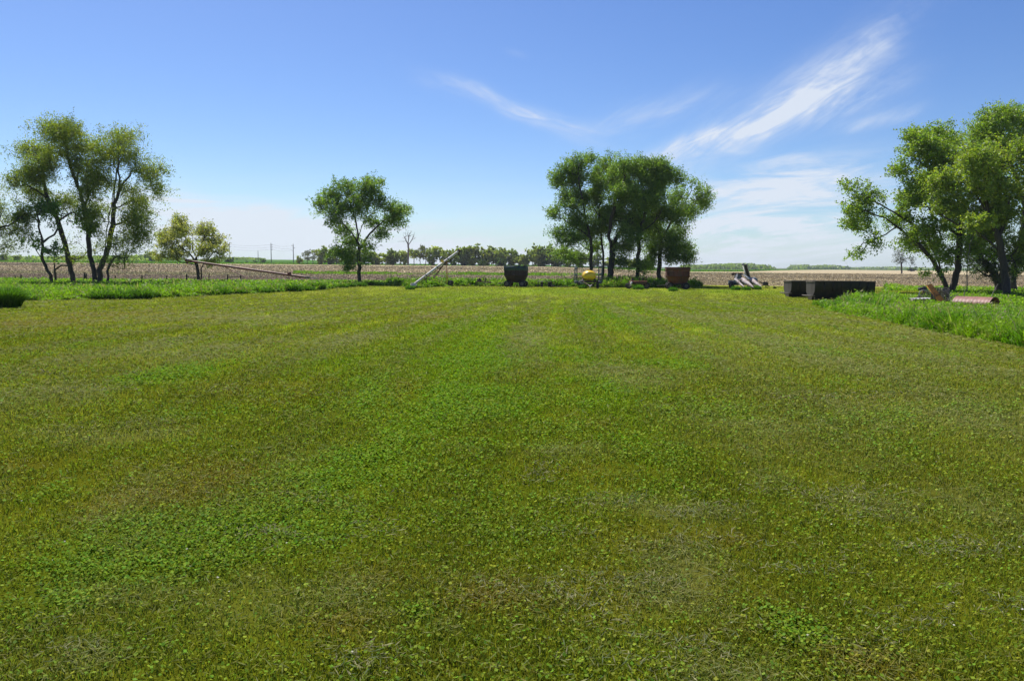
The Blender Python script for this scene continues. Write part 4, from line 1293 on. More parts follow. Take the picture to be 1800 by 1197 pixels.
# ------------------------------------------------------------------ machines and fences
class MB:
    """collects solid pieces, then links them as one mesh"""
    def __init__(s): s.v = []; s.f = {}; s.n = 0

    def add(s, V, Fl):
        V = np.asarray(V, float)
        for f in Fl:
            f = np.asarray(f); s.f.setdefault(f.shape[1], []).append(f + s.n)
        s.v.append(V); s.n += len(V)

    def box(s, c, size, rz=0.0, rx=0.0, ry=0.0):
        q = np.array([[x, y, z] for x in (-.5, .5) for y in (-.5, .5) for z in (-.5, .5)]) * np.array(size)
        R3 = np.array(Matrix.Rotation(rz, 3, 'Z') @ Matrix.Rotation(ry, 3, 'Y') @ Matrix.Rotation(rx, 3, 'X'))
        s.add(q @ R3.T + np.array(c), [np.array([[0, 1, 3, 2], [4, 6, 7, 5], [0, 4, 5, 1], [2, 3, 7, 6], [0, 2, 6, 4], [1, 5, 7, 3]])])
        return s

    def hull(s, bottom, top):
        """bottom and top: rings of the same length, closed above and below"""
        k = len(bottom); V = list(bottom) + list(top)
        side = np.array([[i, (i + 1) % k, k + (i + 1) % k, k + i] for i in range(k)])
        s.add(V, [side]); s.add(V, [np.array([list(range(k))[::-1]]), np.array([list(range(k, 2 * k))])])
        return s

    def shell(s, rings, closed=True):
        """open skin through rings"""
        k = len(rings[0]); V = np.concatenate([np.array(r, float) for r in rings])
        e = k if closed else k - 1
        q = np.array([[r * k + i, r * k + (i + 1) % k, (r + 1) * k + (i + 1) % k, (r + 1) * k + i] for r in range(len(rings) - 1) for i in range(e)])
        s.add(V, [q]); return s

    def tube(s, pts, r, sides=8, caps=True):
        rr = [r] * len(pts) if np.isscalar(r) else r
        pts = [np.array(p, float) for p in pts]
        t = np.gradient(np.array(pts), axis=0); k = sides; V = []
        for p, d, q in zip(pts, t, rr):
            d = d / (np.linalg.norm(d) + 1e-9)
            ref = np.array([0, 0, 1.0]) if abs(d[2]) < .9 else np.array([1.0, 0, 0])
            u = np.cross(d, ref); u /= np.linalg.norm(u); v = np.cross(d, u)
            V += [p + (u * math.cos(a) + v * math.sin(a)) * q for a in np.arange(k) / k * 2 * math.pi]
        n = len(pts)
        f = np.array([[i * k + j, i * k + (j + 1) % k, (i + 1) * k + (j + 1) % k, (i + 1) * k + j] for i in range(n - 1) for j in range(k)])
        s.add(V, [f])
        if caps: s.add(V, [np.array([list(range(k))[::-1]]), np.array([list(range((n - 1) * k, n * k))])])
        return s

    def plate(s, poly, thick):
        """polygon in 3-D thickened along its normal"""
        p = [np.array(q, float) for q in poly]
        nn = np.cross(p[1] - p[0], p[2] - p[0]); nn = nn / np.linalg.norm(nn) * thick / 2
        return s.hull([q - nn for q in p], [q + nn for q in p])

    def disc(s, c, r0, r1, w, axis, sides=22, bulge=.0):
        """ring or disc round an axis: r0 inner radius (0 closed)"""
        a = np.array(axis, float); a /= np.linalg.norm(a)
        ref = np.array([0, 0, 1.0]) if abs(a[2]) < .9 else np.array([1.0, 0, 0])
        u = np.cross(a, ref); u /= np.linalg.norm(u); v = np.cross(a, u); c = np.array(c, float)
        def ring(r, h): return [c + a * h + (u * math.cos(t) + v * math.sin(t)) * r for t in np.arange(sides) / sides * 2 * math.pi]
        prof = [(max(r0, 1e-4), -w / 2), (r1 * .93, -w / 2), (r1, -w * .3), (r1, w * .3), (r1 * .93, w / 2), (max(r0, 1e-4), w / 2)]
        if r0 > 0: prof.append(prof[0])
        return s.shell([ring(*q) for q in prof])

    def build(s, name, mat, parent=None, smooth=False, label=None):
        Fl = [np.concatenate(v) for v in s.f.values()]
        o = np_obj(name, np.concatenate(s.v), Fl, M[mat] if isinstance(mat, str) else mat, smooth=smooth, parent=parent)
        if label: o['label'] = label
        return o


class Site:
    """a spot on the ground; q(px, py, dy) is a local point at real depth dy behind it"""
    def __init__(s, px, py, D=None):
        if D is None: s.b = G(px, py)
        else:
            w = P(px, py, D); s.b = np.array([w[0], w[1], float(H(w[0], w[1]))])
        s.D = s.b[1]; s.k = s.D / F

    def q(s, px, py, dy=0.0):
        return P(px, py, s.D) - s.b + np.array([0, dy, 0])

    def z(s, x, y): return float(H(s.b[0] + x, s.b[1] + y)) - s.b[2]


def wheel(parent, c, r, w, axis=(0, 1, 0)):
    t = MB(); t.disc(c, r * .55, r, w, axis); o = t.build('wheel', 'tyre', parent)
    h = MB(); h.disc(c, 0, r * .56, w * .55, axis, 16); h.disc(c, 0, r * .15, w * .9, axis, 10); h.build('rim', 'rim', o)
    return o


def ring4(cx, cy, hx, hy, z): return [(cx - hx, cy - hy, z), (cx + hx, cy - hy, z), (cx + hx, cy + hy, z), (cx - hx, cy + hy, z)]


def gravity_wagon(px, py, rz, label, box_mat, top_mat, w=2.55, d=1.75, hgt=2.42, kind='gravity_wagon', ext=.55):
    s = Site(px, py)
    o = thing(kind, tuple(s.b), label, 'grain wagon', rz=rz)
    ft = .0
    zt = hgt; zb = hgt - ext; zm = zb - .58
    # extension boards: open box walls
    m = MB(); t = .04
    for sx, sy, cx, cy in ((w, t, 0, -d / 2), (w, t, 0, d / 2)): m.box((cx, cy, (zt + zb) / 2), (sx, sy, zt - zb))
    for cx in (-w / 2, w / 2): m.box((cx, 0, (zt + zb) / 2), (t, d - t, zt - zb))
    m.build('top_board', top_mat, o)
    m = MB()
    for sy in (-1, 1): m.box((0, sy * (d / 2 + .035), zt - .03), (w + .08, .03, .06))
    for sx in (-1, 1): m.box((sx * (w / 2 + .035), 0, zt - .03), (.03, d + .04, .06))
    for x in np.linspace(-w / 2 + .2, w / 2 - .2, 5):
        m.box((x, -d / 2 - .04, (zb + zt) / 2 - .05), (.05, .04, zt - zb - .12))
    m.build('rim_rail', top_mat, o)
    # body: upright walls then a hopper sloping to one side
    m = MB()
    r0 = ring4(0, 0, w / 2 - .02, d / 2 - .02, zb - .004); r1 = ring4(0, 0, w / 2 - .02, d / 2 - .02, zm)
    r2 = ring4(.01, -.03, w * .44, d * .43, zm - .26); r3 = ring4(.03, -.06, w * .385, d * .36, .70)
    m.hull(r1, r0); m.shell([r3, r2, r1])
    m.hull(ring4(.03, -.06, w * .385, d * .36, .64), ring4(.03, -.06, w * .385, d * .36, .695))
    m.build('hopper', box_mat, o)
    m = MB()
    for x in np.linspace(-w / 2 + .1, w / 2 - .1, 5): m.box((x, -d / 2 - .01, (zb + zm) / 2), (.06, .06, zb - zm - .02))
    for y in (-d / 4, d / 4): m.box((w / 2 + .01, y, (zb + zm) / 2), (.06, .06, zb - zm - .02))
    m.box((0, -d / 2 - .015, zm + .02), (w, .07, .07)); m.box((w / 2 + .015, 0, zm + .02), (.07, d, .07))
    m.build('rib', box_mat, o)
    m = MB()
    m.plate([(w * .22, -.45, .95), (w * .22, .05, .95), (w * .38, .05, .66), (w * .38, -.45, .66)], .03)
    m.build('chute', 'dark', o)
    m = MB()
    for sx in (-1, 1):
        for sy in (-1, 1):
            m.tube([(sx * w * .40, sy * d * .42, zm - .02), (sx * w * .30, sy * .42, .62)], .04, 6)
    for sy in (-.42, .42): m.box((0, sy, .56), (w * .98, .10, .13))
    for x in (-w * .36, w * .36):
        m.box((x, 0, .42), (.12, 1.35, .12)); m.box((x, 0, .50), (.10, .9, .10))
    m.build('frame', 'dark', o)
    m = MB(); m.tube([(-w * .45, 0, .44), (-w * .45 - 1.1, .1, .34)], .045, 6); m.tube([(-w * .45, .3, .44), (-w * .45 - .6, .1, .38)], .03, 6)
    m.build('tongue', 'dark', o)
    for sx in (-1, 1):
        for sy in (-1, 1): wheel(o, (sx * w * .36, sy * .76, .37), .37, .20)
    return o


def machines():
    # ---- green and maroon gravity wagon
    gravity_wagon(907, 504.3, math.radians(-14), 'dark maroon gravity wagon with a teal-green top board parked on the grass', 'maroon', 'teal', w=2.5, d=1.7, hgt=2.46)
    gravity_wagon(1190, 508.5, math.radians(-4), 'rusty red gravity wagon parked in the shade at the right of the elms', 'red', 'red', w=2.48, d=1.8, hgt=2.44, ext=.42)

    # ---- long red auger lying low past the crabapple tree
    s = Site(395, 489, 93)
    o = thing('grain_auger', tuple(s.b), 'long low red grain auger resting on its frame by the crabapple tree', 'grain auger')
    a = s.q(330, 459.5, 1.2); b = s.q(540, 487.6, -.6)
    MB().tube([a, b], .13, 12).build('auger_tube', 'red_auger', o, smooth=True)
    d = (b - a) / np.linalg.norm(b - a)
    m = MB()
    m.box(b + d * .2 + [0, 0, .02], (.5, .26, .22), ry=.13); m.tube([b + d * .45, s.q(562, 489, -.7)], .06, 6)
    m.build('intake', 'rim', o)
    m = MB(); m.tube([s.q(318, 457.5, 1.3), a - d * .0], .17, 10); m.tube([s.q(322, 458, 1.3), s.q(321, 464, 1.3)], .12, 8); m.build('spout', 'red_auger', o)
    m = MB(); top = s.q(393, 469.5, .6)
    m.tube([top + [0, .0, -.05], s.q(441, 490, -.9)], .045, 6); m.tube([top + [0, 0, -.05], s.q(430, 490, 1.2)], .045, 6)
    m.tube([s.q(402, 474, .2), s.q(436, 489, .2)], .035, 6); m.build('support_frame', 'red_auger', o)
    m = MB(); m.box(s.q(510, 483, -.3) + np.array([0, 0, .16]), (.4, .25, .25)); m.tube([s.q(500, 485, -.4), s.q(512, 490, -.6)], .04, 6); m.build('gearbox', 'red_auger', o)

    # ---- white auger standing at a slant
    s = Site(727, 507)
    o = thing('grain_auger', tuple(s.b), 'white grain auger raised at a slant, its tip against the far trees', 'grain auger')
    a = s.q(729, 499, 0); b = s.q(802, 441, 3.2)
    MB().tube([a, b], .125, 12).build('auger_tube', 'white', o, smooth=True)
    d = (b - a); L = np.linalg.norm(d); d /= L
    m = MB(); off = np.array([.12, -.02, -.20])
    m.tube([a + off + d * .3, b + off - d * .1], .035, 6)
    for f in np.linspace(.08, .96, 8): m.box(a + d * L * f + off * .5, (.05, .30, .06), ry=-.67)
    m.build('drive_shaft', 'rust', o)
    for f in (.25, .5, .75): MB().disc(a + d * L * f, .0, .15, .10, d, 12).build('tube_band', 'dark', o)
    m = MB(); m.box(b + d * .1, (.28, .30, .34), ry=-.67); m.tube([b, b + np.array([.05, 0, -.42])], [.13, .10], 8); m.build('head', 'rust', o)
    m = MB(); m.tube([a - d * .35 + [-.12, 0, -.02], a + d * .4], .10, 8); m.hull([tuple(a + np.array(q)) for q in ((-.46, -.28, -.18), (.18, -.28, -.18), (.18, .28, -.18), (-.46, .28, -.18))],
                                                                                [tuple(a + np.array(q)) for q in ((-.40, -.20, .06), (.14, -.2, .10), (.14, .2, .10), (-.40, .2, .06))])
    m.build('intake_hopper', 'white', o)
    m = MB(); m.tube([a + [-.35, 0, -.2], a + [-.32, 0, -.52]], .06, 6); m.box(a + np.array([-.1, 0, -.34]), (.5, .06, .06)); m.build('intake_foot', 'yellow', o)
    m = MB(); hip = s.q(782, 458, 2.0)
    m.tube([s.q(745, 488, .8) + [0, 0, -.1], s.q(772, 496, 1.2)], .03, 6); m.tube([s.q(745, 488, .8), s.q(749, 497, .8)], .04, 6)
    m.tube([hip, s.q(760, 489, .9)], .035, 6); m.tube([hip + [0, .5, 0], s.q(760, 489, 2.2)], .035, 6)
    m.tube([s.q(760, 489, .9), s.q(782, 497, 1.4)], .035, 6)
    m.build('undercarriage', 'rust', o)
    m = MB(); m.tube([s.q(782.5, 459, 2.1), s.q(781.5, 499, 2.0)], .035, 6); m.tube([s.q(783.5, 473, 2.1), s.q(783.5, 499, 2.7)], .025, 6); m.build('lift_leg', 'orangepipe', o)
    m = MB(); m.box(s.q(775, 460, 1.8) + np.array([.0, -.1, .05]), (.28, .2, .22)); m.build('winch', 'yellow', o)
    for dy in (.6, 2.6): wheel(o, s.q(790, 498, dy) + np.array([0, 0, .0]), .26, .16)

    # ---- low rusty cultivator in the weeds
    s = Site(850, 503.5)
    o = thing('cultivator', tuple(s.b), 'low rusty cultivator sunk in grass between white auger and green wagon', 'farm implement')
    m = MB(); m.tube([s.q(836, 495, .2), s.q(864, 496, -.1)], .06, 6); m.tube([s.q(838, 493, 1.0), s.q(862, 493, .9)], .05, 6)
    for px in (840, 846, 853, 860): m.tube([s.q(px, 493.5, 1.0), s.q(px, 496, .1)], .035, 5)
    m.build('frame', 'rust', o)
    m = MB(); m.tube([s.q(842, 490, .5), s.q(845, 494, .4)], .12, 8); m.box(s.q(842, 493, .5), (.5, .3, .3)); m.build('gearbox', 'dark', o)
    MB().tube([s.q(853, 489, .5), s.q(853.5, 495, .4)], .06, 6).build('mast', 'dark', o)
    for i, px in enumerate(np.linspace(838, 863, 6)):
        MB().tube([s.q(px, 495, 0), s.q(px - 1, 499, -.25), s.q(px + .6, 502.5, -.1)], .03, 5).build('shank', 'rust', o)
    MB().box(s.q(857, 496.8, -.2), (1.1, .12, .05), ry=.07).build('tool_bar', 'wood', o)

    # ---- dark square frame with spools
    s = Site(958, 505)
    o = thing('tool_carrier', tuple(s.b), 'small black square steel frame with upright drums right of the green wagon', 'farm implement')
    x0, x1 = s.q(946, 500)[0], s.q(970, 500)[0]; zt = s.q(958, 494.6)[2]
    m = MB()
    for y in (0, .8):
        m.tube([(x0, y, 0), (x0, y, zt), (x1, y, zt), (x1 + .08, y, 0)], .035, 6)
    for x in (x0, x1): m.tube([(x, 0, zt), (x, .8, zt)], .03, 6); m.tube([(x, 0, .06), (x, .8, .06)], .03, 6)
    m.build('frame', 'dark', o)
    for px, r in ((952.5, .13), (965, .12), (968.5, .12)):
        x = s.q(px, 500)[0]; m = MB(); m.tube([(x, .35, .02), (x, .35, zt - .08)], r, 12)
        for zz in (.05, .28, zt - .1): m.disc((x, .35, zz), 0, r * 1.35, .05, (0, 0, 1), 14)
        m.build('drum', 'dark', o)
    m = MB(); x = s.q(972, 503)[0]; m.box((x, .1, .12), (.42, .5, .22), rz=.3); m.build('weight', 'dark', o)
    s = Site(990, 505.2)
    o = thing('steel_bar', tuple(s.b), 'flat dark steel bar lying in grass between black frame and yellow sprayer', 'steel bar')
    m = MB(); m.box((0, .1, .07), (1.7, .12, .08), rz=.05); m.build('bar', 'dark', o)
    MB().tube([(-.5, .1, .11), (-.45, .1, .26)], .04, 6).build('lug', 'rust', o); MB().tube([(.4, .1, .11), (.5, .1, .20)], .05, 6).build('lug', 'rust', o)

    # ---- yellow sprayer
    s = Site(1036, 507)
    o = thing('crop_sprayer', tuple(s.b), 'pull-type crop sprayer with round yellow tank and folded blue-grey booms', 'sprayer')
    c = s.q(1036.5, 484.6, .9); rx = 12.6 * s.k; rz_ = 9.4 * s.k
    m = MB(); rings = []
    for u in np.linspace(0, math.pi, 13):
        yy = -math.cos(u) * 1.15; f = max(.02, math.sin(u) ** .42)
        rings.append([(c[0] + math.cos(t) * rx * f, c[1] + yy, c[2] + math.sin(t) * rz_ * f) for t in np.arange(28) / 28 * 2 * math.pi])
    m.shell(rings); tank = m.build('tank', 'yellow', o, smooth=True)
    m = MB()
    for yy in (-.35, .35):
        m.shell([[(c[0] + math.cos(t) * (rx * q), c[1] + yy + dy, c[2] + math.sin(t) * (rz_ * q)) for t in np.arange(28) / 28 * 2 * math.pi] for dy, q in ((-.04, 1.0), (-.04, 1.015), (.04, 1.015), (.04, 1.0))])
    m.build('tank_band', 'dark', tank)
    m = MB(); m.tube([c + [-.05, -.1, rz_ * .96], c + [-.05, -.1, rz_ * 1.10]], .16, 14); m.build('lid', 'yellow', tank)
    m = MB(); m.box((c[0], c[1] - 1.02, c[2] - .30), (.40, .12, .22)); m.build('sump', 'dark', tank)
    m = MB(); zf = s.q(1036, 494.5)[2]
    m.box((c[0], .9, zf - .06), (1.75, 1.9, .14)); m.box((c[0], .9, zf - .35), (2.1, .14, .14))
    for sx in (-1, 1):
        m.tube([(c[0] + sx * .75, 0, zf - .06), (c[0] + sx * .04, -1.35, .32)], .045, 6)
        m.hull(ring4(c[0] + sx * .72, .9, .06, .8, zf + .012), ring4(c[0] + sx * .66, .9, .04, .7, zf + .26))
    m.build('chassis', 'rust', o)
    m = MB(); hx = s.q(1035, 500)[0]
    m.tube([(hx - .17, -1.25, .42), (hx, -1.45, .26)], .035, 6); m.tube([(hx + .17, -1.25, .42), (hx, -1.45, .26)], .035, 6); m.tube([(hx, -1.45, .27), (hx, -1.45, .02)], .035, 6)
    m.build('hitch', 'white', o)
    for sx in (-1, 1): wheel(o, (c[0] + sx * 1.0, .9, .42), .42, .26, (1, 0, 0))
    for side, pxs, toppy in ((-1, (1012.5, 1016.5), 470), (1, (1055, 1061), 466.5)):
        m = MB()
        zt = s.q(1015, toppy, 1.9)[2]; zb = .55
        xa, xb = s.q(pxs[0], 480)[0], s.q(pxs[1], 480)[0]
        for y in (1.7, 2.1):
            for x in (xa, xb): m.tube([(x, y, zb), (x + (xb - xa) * .1, y, zt)], .035, 6)
        for i, zz in enumerate(np.linspace(zb, zt, 9)):
            m.tube([(xa, 1.7, zz), (xb, 2.1, zz + (zt - zb) / 9)], .025, 5); m.tube([(xb, 1.7, zz), (xa, 2.1, zz)], .02, 5)
        for zz in (zb + .2, (zb + zt) / 2, zt - .15): m.box(((xa + xb) / 2, 1.66, zz), (abs(xb - xa) + .12, .07, .20))
        m.build('boom', 'bluegrey', o)
        MB().box(((xa + xb) / 2 + side * -.1, 1.4, zb + .1), (.5, .5, .34)).build('boom_hinge', 'bluegrey', o)
    m = MB(); xl, xr = s.q(1010, 485)[0], s.q(1063, 485)[0]
    for zz, y in ((.62, 1.8), (.95, 1.85), (1.15, 1.8)): m.tube([(xl, y, zz), (xr, y, zz)], .035, 6)
    for x in np.linspace(xl, xr, 7): m.tube([(x, 1.82, .6), (x, 1.82, 1.15)], .022, 5)
    m.build('centre_rack', 'rust', o)
    m = MB(); m.box(s.q(1023, 494, .2), (.55, .4, .12)); m.tube([s.q(1020, 497, .1), s.q(1026, 498, .1)], .10, 8); m.build('pump', 'galv', o)

    # ---- rusty flat wagon with upright pieces
    s = Site(1124, 508)
    o = thing('flat_wagon', tuple(s.b), 'low rusty flat wagon with small upright parts standing on it, before an elm', 'farm wagon')
    xl, xr = s.q(1109.5, 495)[0], s.q(1137, 495)[0]; z1 = s.q(1120, 494.3)[2]; z0 = s.q(1120, 500)[2]
    cx = (xl + xr) / 2
    m = MB()
    m.box((cx, 0, (z0 + z1) / 2), (xr - xl, .06, z1 - z0 - .02)); m.box((cx, 1.6, (z0 + z1) / 2), (xr - xl, .06, z1 - z0 - .02))
    for x in (xl + .04, xr - .04): m.box((x, .8, (z0 + z1) / 2), (.06, 1.53, z1 - z0 - .02))
    m.box((cx, .8, z0 + .04), (xr - xl - .15, 1.5, .05)); m.build('bed', 'rust', o)
    MB().tube([(xl - .1, -.05, z1), (xr + .05, -.05, z1)], .03, 6).build('top_rail', 'orangepipe', o)
    for px, pt, r, w in ((1113, 488.5, .10, .42), (1126, 488.5, .09, 0), (1132, 488.5, .10, 0), (1137.5, 486.2, .06, 0)):
        x = s.q(px, 490)[0]; zt = s.q(px, pt)[2]; m = MB()
        if w: m.hull(ring4(x, .7, w / 2, .25, z1 - .1), ring4(x, .7, .05, .05, zt)); m.tube([(x - .08, .7, zt - .1), (x - .1, .7, zt + .14)], .03, 5)
        else: m.tube([(x, .7, z0 + .1), (x, .7, zt - .1)], r * .6, 8); m.tube([(x, .7, zt - .12), (x, .7, zt)], r * 1.3, 10)
        m.build('seed_box' if w else 'stand', 'rust', o)
    m = MB(); m.box(s.q(1109, 499, -.1), (.16, .3, .5), ry=.3); m.build('side_shield', 'white', o)
    for px, dy in ((1106, .2), (1137.5, .3), (1107, 1.5), (1136, 1.5)): wheel(o, (s.q(px, 500)[0], dy, .38 if px > 1120 else .30), .38 if px > 1120 else .30, .2, (.15, 1, 0))

    # ---- two-row corn picker
    s = Site(1315, 508.5)
    o = thing('corn_picker', tuple(s.b), 'weathered two-row corn picker with pale pointed snouts and a tall chain elevator', 'corn picker')
    def snout(base_px, tip_px, wpx, y0, name='snout'):
        m = MB(); (bx, by), (tx, ty) = base_px, tip_px
        b1 = s.q(bx, by, y0); t1 = s.q(tx, ty, y0 - 2.2)
        w = wpx * s.k / 2; rings = []
        for f, ww, hh in ((0, 1, 1), (.35, .95, .9), (.7, .7, .6), (.93, .3, .25), (1, .06, .06)):
            c = b1 + (t1 - b1) * f
            rings.append([(c[0] + math.cos(a) * w * ww, c[1], c[2] + math.sin(a) * w * hh * 1.1) for a in np.linspace(0, math.pi, 9)] + [(c[0] - w * ww * .8, c[1], c[2] - .18 * hh), (c[0] + w * ww * .8, c[1], c[2] - .18 * hh)])
        m.shell(rings); m.add(rings[0], [np.array([list(range(11))])])
        return m.build(name, 'picker', o, smooth=True)
    snout((1297, 492), (1304, 505.5), 5, 1.0); snout((1310, 493), (1320, 505.5), 9, 1.1); snout((1326, 492), (1334, 505), 8, 1.2)
    m = MB()
    m.plate([s.q(1295.5, 491, 1.0), s.q(1301, 482.5, 1.6), s.q(1304.5, 482.5, 1.6), s.q(1299, 492, 1.0)], .10)
    m.plate([s.q(1311, 482.5, 1.6), s.q(1314, 482.5, 1.6), s.q(1327, 491.5, 1.1), s.q(1322, 491.5, 1.1)], .10)
    m.tube([s.q(1295, 491.5, .95), s.q(1325, 491.5, 1.0)], .06, 6); m.tube([s.q(1295, 491.5, .9), s.q(1304, 504, -.9)], .07, 6)
    m.build('frame_arm', 'white', o)
    m = MB(); m.plate([s.q(1300, 491, 1.9), s.q(1300.5, 483, 1.9), s.q(1311, 483, 1.9), s.q(1313, 491, 1.9)], .5)
    m.box(s.q(1305, 498, 2.2), (1.7, 1.2, .5)); m.build('husking_bed', 'bluegrey', o)
    m = MB(); m.box(s.q(1304, 481.5, 1.9), (1.15, .5, .16)); m.box(s.q(1296.5, 482.2, 1.9), (.14, .55, .30)); m.box(s.q(1312, 481.6, 1.9), (.14, .55, .24)); m.build('hood', 'rust', o)
    # elevator
    a = s.q(1328, 493, 2.4); b = s.q(1318.5, 465, 2.0); c = s.q(1327, 493, 2.4)
    m = MB(); dd = b - a; wv = np.array([.34, 0, .09])
    m.plate([a - wv * .5, a - wv * .5 + [.05, 0, 0] - np.array([.14, 0, 0]), b - wv * .5 + [-.10, 0, 0], b - wv * .5], .34)
    m.plate([a + wv * .5, a + wv * .5 + [.06, 0, 0], b + wv * .5 + [.06, 0, 0], b + wv * .5], .34)
    m.build('elevator', 'white', o)
    m = MB(); m.plate([a - wv * .42, a + wv * .46, b + wv * .46, b - wv * .42], .05); m.build('elevator_bed', 'rim', o)
    m = MB()
    for f in np.linspace(.05, .97, 9): m.box(a + dd * f + np.array([0, -.12, 0]), (.30, .16, .09), ry=-.25)
    m.build('flight', 'dark', o)
    m = MB(); m.tube([b + [-.2, -.15, .02], b + [-.2, .15, .02]], .14, 10); m.tube([b + [.2, -.15, -.02], b + [.2, .15, -.02]], .12, 10); m.build('elevator_head', 'galv', o)
    m = MB(); m.disc(s.q(1332.5, 494.5, 1.6), 0, .42, .5, (.5, .8, .2), 18); m.plate([s.q(1330, 490, 1.4), s.q(1335, 489.5, 1.4), s.q(1338, 499, 1.4), s.q(1333, 500, 1.4)], .3); m.build('fan_housing', 'bluegrey', o)
    wheel(o, s.q(1292, 500.5, 1.4) * np.array([1, 1, 0]) + np.array([0, 0, .42]), .42, .28, (1, .25, 0)); wheel(o, s.q(1330, 500.5, 2.6) * np.array([1, 1, 0]) + np.array([0, 0, .42]), .42, .28, (1, .25, 0))
    # small mower next to it
    s = Site(1345, 506.5)
    o = thing('sickle_mower', tuple(s.b), 'dark tangled old mower gear with seat and lever just right of the corn picker', 'farm implement')
    m = MB(); m.tube([s.q(1338, 497, .4), s.q(1351, 503, -.1)], .06, 6); m.tube([s.q(1340, 503, .2), s.q(1351, 498.5, .4)], .05, 6); m.tube([s.q(1337, 495, .6), s.q(1343, 498, .4)], .05, 6); m.build('frame', 'dark', o)
    wheel(o, s.q(1345, 498.8, .2), .24, .10, (.4, 1, .2)); wheel(o, s.q(1350, 499.5, .7), .26, .10, (.5, 1, .1))
    m = MB(); m.box(s.q(1346, 501, -.1), (.9, .10, .08), ry=.25); m.tube([s.q(1345, 504.5, 0), s.q(1350, 505.5, 0)], .07, 6); m.build('cutter_bar', 'rim', o)
    s = Site(1363, 507.5)
    o = thing('plough', tuple(s.b), 'tiny black walking plough with long thin handle on the lawn', 'plough')
    m = MB(); m.tube([s.q(1359, 503.5), s.q(1364, 505), s.q(1372, 504)], .03, 6); m.build('handle', 'dark', o)
    m = MB(); m.plate([s.q(1359, 507.5), s.q(1362, 503.5), s.q(1365, 507.5)], .12); m.box(s.q(1362, 505.5), (.35, .12, .12)); m.build('share', 'dark', o)

    # ---- two long steel troughs
    def trough(px, py, L, wdt, hgt, label, frontlabel):
        s = Site(px, py)
        o = thing('steel_trough', tuple(s.b), label, 'trough', 'long dark steel troughs')
        W = wdt; t = .05
        def prof(x, off=0.0):
            return [(x, 0 + off, hgt), (x, .05 + off, hgt * .45), (x, W * .27 + off, .22), (x, W * .27, .06), (x, W * .73, .06), (x, W * .73 - off, .22), (x, W - .05 - off, hgt * .45), (x, W - off, hgt)]
        m = MB(); m.shell([prof(0), prof(L)], closed=False)
        inner = [(x, y, z + .03) for x, y, z in prof(0.02, .05)]; inner2 = [(x, y, z + .03) for x, y, z in prof(L - .02, .05)]
        m.shell([inner2, inner], closed=False); body = m.build('side_panel', 'black_side', o)
        m = MB(); e = prof(.0); m.hull([(x - .03, y, z) for x, y, z in e], [(x - .002, y, z) for x, y, z in e]); m.build('end_panel', 'lit_end', o)
        m = MB(); e = prof(L); m.hull([(x + .002, y, z) for x, y, z in e], [(x + .04, y, z) for x, y, z in e]); m.build('end_panel', 'black_side', o)
        m = MB()
        for y in (-.035, W + .035): m.box((L / 2, y, hgt + .0), (L + .1, .06, .07))
        m.build('edge_rail', 'dark', o)
        m = MB()
        for y in (0, W): m.tube([(-.03, y, hgt * .98), (-.05, W * .5, hgt * .72)] if False else [(-.06, y, hgt + .03), (.10, y, hgt + .05)], .04, 6)
        m.box((-.05, W / 2, hgt - .03), (.05, W * .98, .07)); m.build('end_rim', 'rim', o)
        for x in np.linspace(.7, L - .5, 6): MB().box((x, .0, hgt * .72), (.06, .07, hgt * .50)).build('stiffener', 'black_side', o)
        m = MB(); m.box((-.22, W * .42, .36), (.10, W * .95, .08), rz=.18); m.tube([(-.03, .2, .34), (-.5, W * .2, .30)], .04, 6); m.tube([(-.03, W * .8, .34), (-.3, W * .7, .32)], .04, 6)
        m.build('hitch_bar', 'wood', o)
        m = MB()
        for x in (.5, L - .7): m.box((x, W / 2, .03), (.22, W * .8, .08))
        m.build('skid', 'dark', o)
        return o, s
    trough(1391, 523, 4.5, 1.9, 1.36, 'long black steel trough standing behind the other one on the lawn', '')
    trough(1432, 528.5, 4.55, 1.8, 1.46, 'long black steel trough in front, its end panel coloured lighter as if sunlit, beside the tall grass', '')

    # ---- junk pile: slatted crib fencing, board, post, sheets
    s = Site(1640, 533)
    o = thing('crib_fence_roll', tuple(s.b), 'heap of grey wooden crib slat fencing with square holes behind the orange board', 'slat fencing')
    m = MB(); rng = random.Random(4)
    x0, x1 = s.q(1646, 510)[0], s.q(1678, 510)[0]; zt = s.q(1660, 507.5)[2]; zb = .1
    for zz in np.linspace(zb, zt, 7): m.tube([(x0, .7, zz), ((x0 + x1) / 2, .6, zz + .04), (x1, .75, zz + rng.uniform(-.03, .03))], .032, 5)
    for x in np.linspace(x0, x1, 17): m.box((x + rng.uniform(-.02, .02), .65, (zt + zb) / 2), (.06, .03, zt - zb + rng.uniform(-.08, .05)), ry=rng.uniform(-.04, .04))
    m.build('slat_panel', 'wood', o)
    m = MB(); x0b, x1b = s.q(1612, 515)[0], s.q(1645, 515)[0]
    def slope(f, u): return np.array([x0b + (x1b - x0b) * f, .5 - .5 * u, .25 + (zt - .05) * f ** 1.2 * (1 - u) + .10 * u])
    for u in np.linspace(0, 1, 6): m.tube([slope(0, u), slope(.5, u), slope(1, u)], .022, 5)
    for f in np.linspace(0, 1, 12): m.tube([slope(f, 0), slope(f, 1)], .02, 5)
    m.build('slat_panel', 'wood', o, label='collapsed leaning slat panel')
    m = MB()
    for i in range(5):
        r = .30 + .02 * i; cx = s.q(1626 + i * 1.5, 512)[0]
        m.tube([(cx + math.cos(t) * r, .3 + .05 * i, .62 + math.sin(t) * r) for t in np.linspace(0, 5.6, 14)], .012, 4)
    m.build('wire_coil', 'galv', o)
    m = MB()
